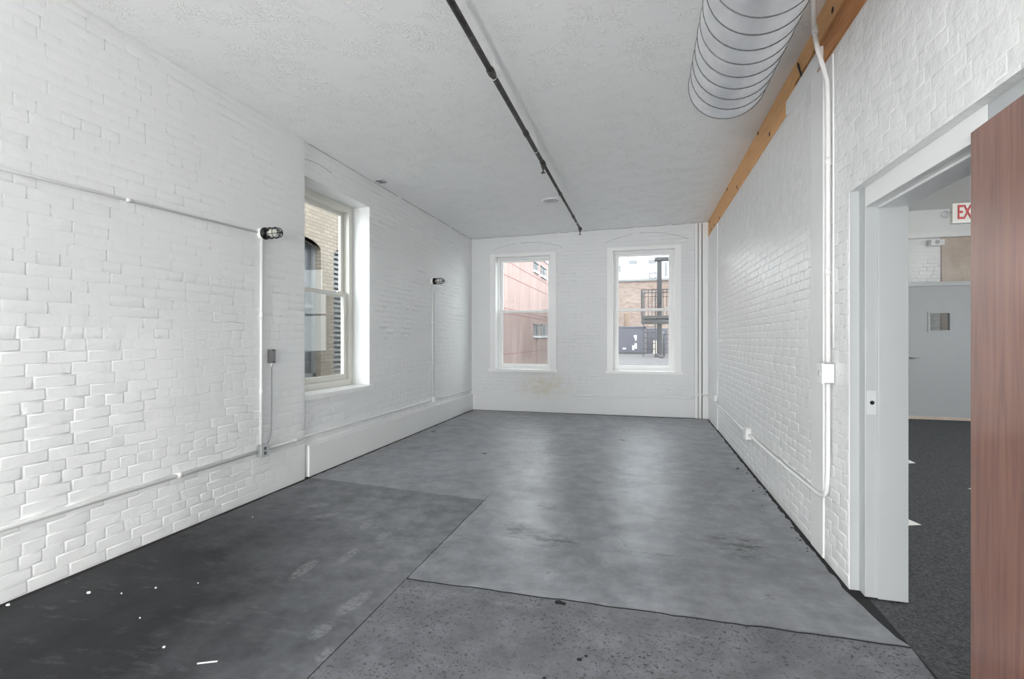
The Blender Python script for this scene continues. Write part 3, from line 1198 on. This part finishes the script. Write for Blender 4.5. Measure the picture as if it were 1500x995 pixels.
conduit('white conduit dropping from the second caged lamp to the conduit above the plinth',
        [(XLF + .016, 7.135, 2.215), (XLF + .016, 7.155, .445)], .012, [((XLF + .016, 7.14, 1.6), (0, 0, 1))])
conduit('thin grey wire hanging beside the second lamp drop',
        smooth_path([(XLF + .05, 7.16, 2.22), (XLF + .03, 7.18, 2.05), (XLF + .01, 7.20, 1.8), (XLF + .012, 7.20, 1.0), (XLF + .012, 7.19, .52), (XLF + .03, 7.17, .44)]), .005, m='box_grey', name='wire')

# back wall conduit and right wall run
conduit('white conduit along the back wall plinth under the fire escape window',
        smooth_path([(-1.14, 8.955, .345), (-1.12, 8.943, .336), (-1.08, 8.943, .336), (.70, 8.943, .342), (.80, 8.93, .345), (.86, 8.905, .37)], 5), .010)
conduit('white conduit on the right wall from the back corner to the middle junction box',
        smooth_path([(.90, 8.90, .41), (1.0, 8.89, .415), (1.045, 8.83, .415), (1.05, 8.6, .414), (1.05, 8.2, .412), (1.054, 5.66, .375)], 6), .0115)
conduit('white conduit bending up from the middle junction box to the switch box',
        smooth_path([(1.054, 5.50, .37), (1.054, 4.4, .372), (1.054, 3.62, .385), (1.054, 3.42, .392), (1.054, 3.325, .43), (1.054, 3.29, .54), (1.054, 3.285, .75), (1.054, 3.283, 1.09)], 8), .0125,
        [((1.054, 4.35, .372), (0, 1, 0))])
conduit('white conduit rising from the switch box and bending out over the timber beam',
        smooth_path([(1.054, 3.283, 1.215), (1.054, 3.285, 2.0), (1.054, 3.288, 2.78), (1.04, 3.29, 2.92), (1.0, 3.29, 3.08), (.985, 3.29, 3.20), (.975, 3.275, 3.36)], 8), .0135,
        [((1.054, 3.285, 1.75), (0, 0, 1)), ((1.054, 3.285, 2.4), (0, 0, 1)), ((.985, 3.288, 3.19), (-.05, 0, 1))])
conduit('thin white wire climbing the corner strip beside the timber beam end',
        [(1.066, 7.885, .47), (1.066, 7.885, 3.07)], .004, name='wire')
conduit('thin white wire along the tall conduit under the timber beam',
        smooth_path([(1.066, 3.235, 1.3), (1.066, 3.235, 2.7), (1.06, 3.225, 3.0)], 5), .0055, name='wire')


def jbox(label, c, half, cover, plate_m='trim_white', body_m='conduit', outlets=0, name='junction_box', cat='box', round_=False):
    """c: centre of the back on the wall; half: half sizes; cover: axis sign the lid faces along x"""
    root = empty(name, c)
    tag(root, label, cat)
    x, y, z = c
    hx, hy, hz = half
    x0, x1 = (x, x + hx * 2) if cover > 0 else (x - hx * 2, x)
    adopt(root, box('box_body', (x0, y - hy, z - hz), (x1, y + hy, z + hz), M[body_m], None, .004))
    xf = x1 if cover > 0 else x0
    adopt(root, box('cover_plate', (min(xf, xf + cover * .006), y - hy - .004, z - hz - .004), (max(xf, xf + cover * .006), y + hy + .004, z + hz + .004), M[plate_m], None, .003))
    for k in range(outlets):
        zz = z + (k - (outlets - 1) / 2) * .04
        adopt(root, box('socket_face', (min(xf + cover * .005, xf + cover * .0085), y - .015, zz - .014), (max(xf + cover * .005, xf + cover * .0085), y + .015, zz + .014), M['dark_device'] if plate_m == 'box_grey' else M['box_grey'], None, .002))
    return root


jbox('grey receptacle box on the left conduit with a cord hanging into it', (XL + .006, 3.52, .40), (.022, .042, .05), 1, 'box_grey', 'cord_grey', 2, 'receptacle_box')
jbox('small painted junction box at the foot of the second lamp drop', (XLF + .004, 7.16, .405), (.02, .04, .04), 1)
jbox('white switch box on the tall conduit beside the door frame', (1.074, 3.285, 1.152), (.030, .042, .056), -1, 'trim_white', 'conduit', 1, 'switch_box', 'switch')
jbox('white junction box on the right wall conduit, low on the glossy bricks', (1.076, 5.58, .372), (.024, .055, .055), -1)
jbox('small white junction box in the corner strip under the thin wire', (1.07, 7.90, .478), (.02, .05, .048), -1)

# dark device with a hanging cord
p = on_plane(395, 522, 0, XL)
dd = empty('wall_switch', (XL + .004, p.y, p.z))
tag(dd, 'small dark grey switch box on the left wall with a cord below', 'switch')
adopt(dd, box('body', (XL - .004, p.y - .028, p.z - .06), (XL + .04, p.y + .028, p.z + .06), M['dark_device'], None, .004),
      box('face', (XL + .038, p.y - .02, p.z - .048), (XL + .044, p.y + .02, p.z + .048), M['cord_grey'], None, .003),
      lathe('cord_grip', [(0, .012), (.03, .012), (.04, .006)], (XL + .03, p.y - .012, p.z - .055), (0, 0, -1), M['box_grey'], None, 10))
cd = tube('power_cord', smooth_path([(XL + .03, p.y - .012, p.z - .09), (XL + .026, p.y - .006, p.z - .25), (XL + .02, p.y + .0, p.z - .48), (XL + .018, p.y - .004, p.z - .62), (XL + .03, p.y - .03, .50), (XL + .05, 3.545, .445)]), .0048, M['cord_grey'])
tag(cd, 'grey cord hanging from the dark switch box to the receptacle box', 'cord')

# paint chips and a stick of debris on the dark slab
for k, (u, v, sz) in enumerate([(130, 869, .016), (228, 862, .010), (12, 887, .015), (290, 855, .006), (205, 906, .006), (240, 949, .009), (178, 870, .006), (370, 758, .006)]):
    q = on_plane(u, v, 2, 0)
    sz *= .75
    r = random.Random(k)
    ring = [(q.x + sz * r.uniform(.6, 1) * math.cos(a), q.y + sz * r.uniform(.5, .9) * math.sin(a)) for a in [2 * math.pi * i / 6 for i in range(6)]]
    tag(prism('paint_chip', ring, .0, .004 + sz * .2, M['sliver']), 'white flake of paint lying on the dark floor slab', 'paint chip', 'paint flakes on the dark slab')
q = on_plane(305, 971, 2, 0)
tag(tube('wood_splinter', [(q.x - .035, q.y - .02, .003), (q.x + .035, q.y + .012, .004)], .003, M['sliver'], None, 6), 'thin pale splinter lying on the dark floor slab', 'splinter')

# ------------------------------------------------------------------ globe lamps added out of view as fill light
def fill_globe(x, y, z, zfix, power, label, hang=False, r=.2):
    root = empty('fill_pendant_lamp' if hang else 'fill_floor_lamp', (x, y, zfix))
    tag(root, label, 'lamp', 'added fill lamps')
    m = bpy.data.materials.new('added opal globe')
    m.use_nodes = True
    b = m.node_tree.nodes['Principled BSDF']
    b.inputs['Emission Color'].default_value = (1.0, .985, .955, 1)
    b.inputs['Emission Strength'].default_value = power
    prof = [(r - r * math.cos(math.pi * k / 14), r * math.sin(math.pi * k / 14)) for k in range(15)]
    s = 1 if hang else -1
    adopt(root, lathe('opal_globe', prof, (x, y, z - r), (0, 0, 1), m, None, 24),
          lathe('globe_holder', [(0, .06), (.05, .06), (.07, .02)], (x, y, z + s * (r - .01)), (0, 0, s), M['steel'], None, 16),
          tube('stem', [(x, y, z + s * (r + .05)), (x, y, zfix)], .008, M['steel'], None, 8))
    if not hang:
        adopt(root, lathe('lamp_base', [(0, .14), (.012, .14), (.02, .12), (.03, .02)], (x, y, zfix), (0, 0, 1), M['steel'], None, 24))


fill_globe(-1.7, -3.8, .62, 0, 310, 'added opal globe fill light standing unseen nearer the middle of the room')
fill_globe(-1.75, -6.6, .62, 0, 480, 'added opal globe fill light standing unseen by the added street window')

# ------------------------------------------------------------------ adjoining room
fc = box('floor_carpet', (1.12, YREAR, -.12), (8.2, 10.6, -.008), M['carpet'])
struct(fc, 'charcoal loop carpet of the adjoining room', 'carpet')
ZC2 = 3.66
YP = 9.84
c2 = box('ceiling_adjoining', (1.25, YREAR, ZC2), (8.3, 10.7, ZC2 + .15), M['plaster'])
struct(c2, 'white ceiling of the adjoining room', 'ceiling')
up = box('wall_upper', (1.30, YREAR, 3.05), (1.34, 10.6, ZC2 + .02), M['plaster'])
struct(up, 'white wall above the doorway on the adjoining side', 'wall')


def f_adj(a, z):
    return Vector((a, 10.4, z)), Vector((1, 0, 0)), Vector((0, -1, 0))


bm = bmesh.new()
wall_slab(bm, f_adj, 1.25, 8.3, -.05, 3.7, [], .2)
wall_adj = struct(from_bm('wall_adjoining', bm, M['brick_paint']), 'white brick and tan plaster wall behind the grey partition', 'wall')
xb = on_plane(1378, 400, 1, 10.4).x
br = lay_bricks([(3.2, xb, 1.2, 3.15, [])], lambda a, z, r: .012, 21)
place_bricks(wall_adj, br, f_adj, M['brick_paint'], nmax=0)
tp = box('plaster_patch', (xb, 10.375, 0), (7.5, 10.41, 3.15), M['tan_plaster'], wall_adj, .004)
adopt_b = boxes('ledge_board', [((1.35, 10.28, 3.15), (8.2, 10.41, 3.235)), ((1.35, 10.31, 3.235), (8.2, 10.41, 3.26))], M['trim_white'], wall_adj, .004)
# long wall with tall windows that daylight this room
bm = bmesh.new()


def f_east(a, z):
    return Vector((8.2, -a, z)), Vector((0, -1, 0)), Vector((-1, 0, 0))


WE = [(-8.9, -7.5, .8, 3.0), (-6.6, -5.2, .8, 3.0), (-4.2, -2.8, .8, 3.0)]
wall_slab(bm, f_east, -10.6, -YREAR, -.05, 3.7, WE, .3)
struct(from_bm('wall_east', bm, M['plaster']), 'white window wall of the adjoining room', 'wall')
for k, h in enumerate(WE):
    window('window_%d' % (8 + k), 'sash window lighting the adjoining room', f_east, h, .15, True, M['sash_white'], M['trim_white'], screen=False)
box_r = box('wall_south', (1.30, YREAR - .2, -.05), (8.3, YREAR, 3.7), M['plaster'])
struct(box_r, 'white end wall of the adjoining room', 'wall')

# grey partition with glazed door
xw0, xw1 = on_plane(1362, 430, 1, YP).x, on_plane(1391, 430, 1, YP).x
zw0, zw1 = on_plane(1376, 484, 1, YP).z, on_plane(1376, 459, 1, YP).z


def f_part(a, z):
    return Vector((a, YP, z)), Vector((1, 0, 0)), Vector((0, -1, 0))


bm = bmesh.new()
wall_slab(bm, f_part, 3.9, 5.75, 0, 2.25, [(xw0, xw1, zw0, zw1)], .06)
part_w = struct(from_bm('wall_partition', bm, M['part_grey']), 'grey partition with a small square window and lever handle', 'wall')
boxes('window_bead', [((xw0 - .03, YP - .012, zw0 - .03), (xw0, YP, zw1 + .03)), ((xw1, YP - .012, zw0 - .03), (xw1 + .03, YP, zw1 + .03)),
                      ((xw0, YP - .012, zw0 - .03), (xw1, YP, zw0)), ((xw0, YP - .012, zw1), (xw1, YP, zw1 + .03))], M['part_grey'], part_w)
box('pane', (xw0, YP + .02, zw0), (xw1, YP + .025, zw1), M['glass'], part_w)
box('top_rail', (3.9, YP - .025, 2.25), (5.75, YP + .07, 2.32), M['frame_grey'], part_w, .004)
hx = on_plane(1337, 524, 1, YP)
tube('lever_handle', [(hx.x - .04, YP, hx.z), (hx.x - .04, YP - .05, hx.z), (hx.x + .08, YP - .05, hx.z)], .011, M['steel'], part_w, 8)
box('baseboard', (3.9, YP - .015, 0), (5.75, YP + .001, .05), M['tan_plaster'], part_w)

fill_globe(6.3, 3.2, 2.7, 3.67, 200, 'added opal globe fill light hanging unseen in the adjoining room', True)  # unseen globe added to brighten the adjoining room
# exit sign with emergency lamp heads, hung from the ceiling conduit
YS = 7.0
s0_ = on_plane(1395, 326, 1, YS)
s1_ = on_plane(1395, 298, 1, YS)
ex = empty('exit_sign', (s0_.x + .18, YS, s0_.z))
tag(ex, 'pale exit sign with red letters and a lamp head at its end', 'sign')
wS = .36
adopt(ex, box('housing', (s0_.x, YS, s0_.z), (s0_.x + wS, YS + .05, s1_.z), M['exit_body'], None, .006),
      box('lower_lip', (s0_.x - .004, YS - .006, s0_.z - .012), (s0_.x + wS + .004, YS + .055, s0_.z + .004), M['trim_white'], None, .003))
fo = bpy.data.curves.new('exit_letters', 'FONT')
fo.body = 'EXIT'
fo.size = .235
fo.extrude = .002
fo.offset = .003
fo.space_character = 1.02
to = bpy.data.objects.new('exit_letters', fo)
fo.materials.append(M['exit_red'])
col.objects.link(to)
dg = bpy.context.evaluated_depsgraph_get()
tme = bpy.data.meshes.new_from_object(to.evaluated_get(dg))
bpy.data.objects.remove(to)
to = link_obj('exit_letters', tme, M['exit_red'])
to.location = (s0_.x + .048, YS - .003, s0_.z + .038)
to.rotation_euler = (math.radians(90), 0, 0)
to.scale = (.50, 1, 1)
adopt(ex, to)
hd = on_plane(1386, 313, 1, YS)
adopt(ex, lathe('lamp_head', [(-.05, .018), (-.03, .03), (.02, .042), (.03, .042), (.031, .036), (.02, .02), (.02, 0)], (hd.x, YS + .02, hd.z), (-.3, -1, -.35), M['box_grey'], None, 16),
      tube('lamp_arm', [(hd.x, YS + .03, hd.z + .0), (s0_.x + .02, YS + .03, hd.z + .01)], .010, M['exit_body'], None, 8),
      tube('stem', [(s0_.x + .2, YS + .025, s1_.z), (s0_.x + .2, YS + .025, ZC2)], .010, M['conduit'], None, 8))
cx0 = on_plane(1333, 301.5, 2, ZC2 - .03)
conduit('thin conduit across the ceiling of the adjoining room', [(1.36, 8.2, ZC2 - .02), (8.1, 8.2, ZC2 - .02)], .014, name='conduit', m='box_grey')
conduit('second thin conduit across the adjoining ceiling near the doorway', [(1.36, 5.4, ZC2 - .02), (8.1, 5.4, ZC2 - .02)], .014, m='box_grey')
q = on_plane(1369.5, 356, 1, 10.37)
ab = empty('alarm_box', (q.x, 10.27, q.z))
tag(ab, 'small white alarm box below the ledge above the grey partition', 'box')
adopt(ab, box('body', (q.x - .10, 10.27, q.z - .06), (q.x + .10, 10.372, q.z + .045), M['trim_white'], None, .006),
      lathe('dial', [(0, .035), (.01, .033), (.012, 0)], (q.x - .01, 10.272, q.z), (0, -1, 0), M['box_grey'], None, 14))

# flat white triangles laid on the carpet
for k, (tri, lb) in enumerate([(((1326, 759), (1349, 769), (1324, 770)), 'flat white triangle on the carpet beside the door frame'),
                               (((1325, 671), (1341, 678.5), (1322, 679)), 'small flat white triangle farther back on the carpet'),
                               (((1418.5, 716), (1430, 714.5), (1432, 719)), 'flat white triangle on the carpet half behind the brown door')]):
    ring = [(on_plane(u, v, 2, -.006).x, on_plane(u, v, 2, -.006).y) for u, v in tri]
    tag(prism('white_triangle', ring, -.009, -.005, M['sliver']), lb, 'sliver', 'flat white triangles on the carpet')

# ------------------------------------------------------------------ outside: the back
ground = box('ground', (-40, -30, -4.3), (40, 60, -4.0), M['ground'])
struct(ground, 'grey alley and yard ground below the windows', 'ground')
deck = box('roof_deck', (-1.5, 9.9, .45), (9, 23.9, .78), M['deck'])
struct(deck, 'grey flat roof deck outside the fire escape window', 'roof')


def at(u, v, y):
    return on_plane(u, v, 1, y)


bb = empty('brick_building', (2, 24, -4))
tag(bb, 'low red brown brick building behind the fire escape', 'building')
top = at(940, 412, 24).z
adopt(bb, box('wall', (-2, 24, -4), (8, 27, top), M['ext_brick']),
      box('coping', (-2.05, 23.93, top), (8.05, 27.05, top + .09), M['ext_grey']))
# window frames on the brick building
for (u0, u1, v0, v1) in ((1000, 1020, 430, 460),):
    a, b = at(u0, v1, 23.98), at(u1, v0, 23.98)
    adopt(bb, box('window', (a.x, 23.96, a.z), (b.x, 24.01, b.z), M['ext_window']))
dp = tube('drain_pipe', [at(918.5, 517, 23.4), at(918.5, 459, 23.4)], .14, M['rust'])
tag(dp, 'rusty brown flue pipe in front of the brick building', 'pipe')

wbld = empty('pale_building', (4, 36, -4))
tag(wbld, 'tall pale concrete building beyond the brick building', 'building')
a = at(890, 340, 36)
adopt(wbld, box('wall', (-3.2, 36, -4), (14, 46, 14), M['ext_white']))
for (u0, u1, v0, v1) in ((921, 933, 381.5, 386.5), (949.5, 961, 380.5, 385.5), (905, 909.5, 389, 398), (974, 977, 384, 404), (938, 946, 352, 360), (966, 974, 352, 360)):
    a, b = at(u0, v1, 35.95), at(u1, v0, 35.95)
    adopt(wbld, box('window', (a.x, 35.93, a.z), (b.x, 36.02, b.z), M['ext_grey']))
a, b = at(951, 408, 35.95), at(961.5, 399, 35.95)
e = .05
adopt(wbld, boxes('hatch_frame', [((a.x, 35.93, a.z), (b.x, 36, a.z + e)), ((a.x, 35.93, b.z - e), (b.x, 36, b.z)), ((a.x, 35.93, a.z), (a.x + e, 36, b.z)), ((b.x - e, 35.93, a.z), (b.x, 36, b.z))], M['ext_grey']))

# steel container / parapet
ct = empty('steel_container', (-.2, 20, .78))
tag(ct, 'violet grey steel container on the roof deck below the brick building', 'container')
a, b = at(900, 516, 20), at(946, 480, 20)
adopt(ct, box('body', (a.x - .6, 20, .80), (b.x, 21.6, b.z), M['ext_purple'], None, .01),
      box('lid_edge', (a.x - .62, 19.97, b.z - .01), (b.x + .02, 21.63, b.z + .05), M['ext_purple'], None, .01),
      box('skid', (a.x - .6, 19.95, .78), (b.x, 20.05, .86), M['black']))
for (u0, u1, v0, v1) in ((928.5, 933, 491, 495), (930, 932.5, 495, 499), (926, 929, 506, 513), (929.5, 933, 503, 511), (912, 917, 509.5, 512)):
    p0, p1 = at(u0, v1, 19.985), at(u1, v0, 19.985)
    adopt(ct, box('white_label', (p0.x, 19.985, p0.z), (p1.x, 20.002, p1.z), M['box_grey']))
ct2 = empty('steel_locker', (.5, 20.6, .78))
tag(ct2, 'violet grey steel locker standing behind the ladder', 'locker')
a, b = at(947, 516, 20.6), at(963, 481, 20.6)
adopt(ct2, box('body', (a.x, 20.6, .78), (b.x + .4, 21.6, b.z), M['ext_purple'], None, .01),
      box('door_edge', ((a.x + b.x) / 2 - .01, 20.585, .9), ((a.x + b.x) / 2 + .01, 20.61, b.z - .1), M['black']))
p0, p1 = at(957, 512, 20.4), at(962, 499, 20.4)
tag(boxes('yellow_post', [((p0.x, 20.4, .78), (p1.x, 20.5, p1.z)), ((p0.x - .02, 20.38, .78), (p1.x + .02, 20.52, .82))], M['tan_plaster'], None, .01), 'short pale yellow post beside the fire escape column', 'post')

# fire escape
YF = 17.0
fe = empty('fire_escape', (at(966, 526, YF).x, YF, .78))
tag(fe, 'black steel fire escape with railing, platform and column', 'fire escape')
c0, c1 = at(962.5, 524, YF), at(969.5, 380, YF)
adopt(fe, boxes('column', [((c0.x, YF, .78), (c1.x, YF + .03, c1.z)), ((c0.x, YF + .13, .78), (c1.x, YF + .16, c1.z)), (((c0.x + c1.x) / 2 - .02, YF + .03, .78), ((c0.x + c1.x) / 2 + .02, YF + .13, c1.z))], M['black']),
      box('base_plate', (c0.x - .08, YF - .08, .78), (c1.x + .08, YF + .24, .81), M['black']))
p0, p1 = at(959, 382, YF), at(985, 376.5, YF)
adopt(fe, box('cap_beam', (p0.x, YF - .05, p0.z), (p1.x + 1.0, YF + .2, p1.z), M['black']))
p0, p1 = at(939.5, 474, YF), at(982, 463, YF)
adopt(fe, boxes('platform', [((p0.x, YF - .35, p1.z - .09), (p1.x + 1.5, YF + .75, p1.z)), ((p0.x, YF - .35, p0.z), (p1.x + 1.5, YF - .31, p0.z + .10)), ((p0.x, YF + .71, p0.z), (p1.x + 1.5, YF + .75, p1.z))], M['black'], None),
      )
zt = at(950, 424, YF - .33).z
zm = at(950, 434.5, YF - .33).z
xr0, xr1 = at(938.8, 450, YF - .33).x, p1.x + 1.5
zp = p1.z
adopt(fe, boxes('rail', [((xr0, YF - .35, zt - .035), (xr1, YF - .315, zt))], M['black']),
      boxes('rail', [((xr0, YF - .35, zm - .02), (xr1, YF - .325, zm))], M['black']))
adopt(fe, boxes('post', [((xr0, YF - .36, zp), (xr0 + .055, YF - .31, zt))], M['black']))
x = xr0 + .11
while x < xr1:
    adopt(fe, box('baluster', (x, YF - .345, zp), (x + .022, YF - .325, zt - .03), M['black']))
    x += .115
adopt(fe, boxes('rail', [((xr0, YF - .35, zt - .035), (xr0 + .03, YF + .75, zt)), ((xr0, YF + .72, zt - .035), (xr1, YF + .75, zt))], M['black']))
ld = empty('ladder', (at(951, 520, YF - .3).x, YF - .3, .78))
tag(ld, 'black steel ladder hanging from the fire escape platform to the roof deck', 'ladder')
yl = YF - .45
l0, l1 = at(942.5, 500, yl).x, at(960, 500, yl).x
zt2 = at(950, 430, yl).z
for x in (l0, l1):
    adopt(ld, box('rail', (x - .017, yl - .03, .78), (x + .017, yl + .03, zt2), M['black']))
for v in (479, 487, 495.3, 503.2, 511.4):
    z = at(950, v, yl).z
    adopt(ld, tube('rung', [(l0, yl, z), (l1, yl, z)], .014, M['black'], None, 6))
st = empty('steel_steps', (at(979, 515, 18).x, 18, .78))
tag(st, 'black steel steps right of the fire escape column', 'steps')
s_a, s_b = at(972.5, 500, 18).x, at(992, 500, 18).x
for k, v in enumerate((489, 496.5, 503, 510)):
    z = at(975, v, 18).z
    adopt(st, box('tread', (s_a, 18 + (3 - k) * .16, z - .03), (s_b, 18.22 + (3 - k) * .16, z), M['black']))
for x in (s_a, s_b):
    adopt(st, tube('stringer', [(x, 18.75, at(975, 486, 18).z), (x, 18.0, .80)], .035, M['black'], None, 6))
pa, pb2 = at(961, 519, 16.2), at(969, 527.5, 16.2)
tag(tube('steel_brace', [(pa.x, 16.45, pa.z), (pb2.x, 15.6, .80)], .035, M['black'], None, 6), 'short slanted steel brace on the deck before the fire escape', 'brace')

# pink building, its long face parallel to the left wall
pk = empty('pink_building', (-6, 20, -4))
tag(pk, 'long weathered pink stucco building with small windows', 'building')
XK = -5.0
zt = 5.42
adopt(pk, box('wall', (-12, 12.5, -4), (XK, 40, zt), M['pink']))
adopt(pk, box('coping', (-12.05, 12.45, zt), (XK + .06, 40.05, zt + .1), M['ext_white']))


def pin(u, v):
    return on_plane(u, v, 0, XK)


for (u0, u1, v0, v1) in ((781.5, 788, 386, 397.5), (792, 799.5, 393, 405), (781.5, 790.5, 476.5, 492), (792.5, 801, 477, 492)):
    y0, y1 = pin(u0, v0).y, pin(u1, v0).y
    um = (u0 + u1) / 2
    z1, z0 = pin(um, v0).z, pin(um, v1).z
    w = box('window', (XK - .05, y0, z0), (XK + .012, y1, z1), M['ext_window'])
    fr_ = boxes('window_frame', [((XK, y0 - .05, z1), (XK + .05, y1 + .05, z1 + .06)),
                                 ((XK, (y0 + y1) / 2 - .02, z0), (XK + .025, (y0 + y1) / 2 + .02, z1)), ((XK, y0, (z0 + z1) / 2 - .012), (XK + .025, y1, (z0 + z1) / 2 + .012))], M['ext_grey'])
    adopt(pk, boxes('window_sill', [((XK, y0 - .05, z0 - .10), (XK + .08, y1 + .05, z0))], M['ext_white']))
    adopt(pk, w, fr_)
for (u, v) in ((752, 388), (781, 422), (742, 452), (739, 519.5), (790, 468)):
    z = pin(u, v).z
    adopt(pk, box('score_line', (XK - .01, 12.5, z - .015), (XK + .004, 40, z + .015), M['pink_line']))

# beige building across the alley, seen through the deep window
bg = empty('beige_building', (-6.2, 8, -4))
tag(bg, 'beige brick building with arched windows across the alley', 'building')
XG = -6.0


def gin(u, v):
    return on_plane(u, v, 0, XG)


yw1 = gin(470, 400).y
yn0 = gin(489, 400).y
H0, H1 = .62, gin(470, 352).z
yw0 = yw1 - 1.05
yn1 = yn0 + 1.05
bm = bmesh.new()


def f_g(a, z):
    return Vector((XG, a, z)), Vector((0, 1, 0)), Vector((1, 0, 0))


wall_slab(bm, f_g, 4.2, 12.0, -4, 4.9, [(yw0, yw1, H0, H1), (yn0, yn1, H0, H1)], .3)
adopt(bg, from_bm('wall', bm, M['ext_beige']), box('inner_wall', (XG - 3, 4.2, -4), (XG - .6, 12.0, 4.9), M['ext_beige']))
for (y0, y1) in ((yw0, yw1), (yn0, yn1)):
    # segmental head built into the opening
    bm = bmesh.new()
    ym, hw = (y0 + y1) / 2, (y1 - y0) / 2
    pts = [(y0, H1 + .02)] + [(ym + hw * math.cos(q), H1 - .02 - .20 + .20 * math.sin(q)) for q in [math.pi * (1 - k / 12) for k in range(13)]] + [(y1, H1 + .02)]
    fr_ = [bm.verts.new((XG + .002, y, z)) for y, z in pts]
    bk = [bm.verts.new((XG - .2, y, z)) for y, z in pts]
    bm.faces.new(fr_)
    bm.faces.new(bk)
    for i in range(len(pts)):
        j = (i + 1) % len(pts)
        bm.faces.new((fr_[i], fr_[j], bk[j], bk[i]))
    bmesh.ops.triangulate(bm, faces=[f for f in bm.faces if len(f.verts) > 4])
    adopt(bg, from_bm('arch_head', bm, M['ext_beige']))
    adopt(bg, box('window_glass', (XG - .19, y0, H0), (XG - .17, y1, H1), M['ext_window']))
    adopt(bg, boxes('window_frame', [((XG - .18, y0, H0), (XG - .12, y0 + .07, H1)), ((XG - .18, y1 - .07, H0), (XG - .12, y1, H1)), ((XG - .18, y0, 1.95), (XG - .12, y1, 2.02)), ((XG - .18, y0, H0), (XG - .12, y1, H0 + .08))], M['ext_grey']))
    adopt(bg, box('sill', (XG - .2, y0 - .08, H0 - .16), (XG + .10, y1 + .08, H0), M['tan_wood'], None, .01))
# louvred shutter on the farther window
adopt(bg, boxes('shutter_frame', [((XG - .10, yn0 + .01, H0), (XG - .06, yn0 + .06, H1 - .1)), ((XG - .10, yn0 + .5, H0), (XG - .06, yn0 + .55, H1 - .1)), ((XG - .10, yn0 + .06, H0), (XG - .06, yn0 + .5, H0 + .06))], M['ext_grey']))
z = H0 + .09
while z < H1 - .15:
    adopt(bg, box('louvre', (XG - .095, yn0 + .06, z), (XG - .065, yn0 + .5, z + .05), M['ext_grey']))
    z += .10
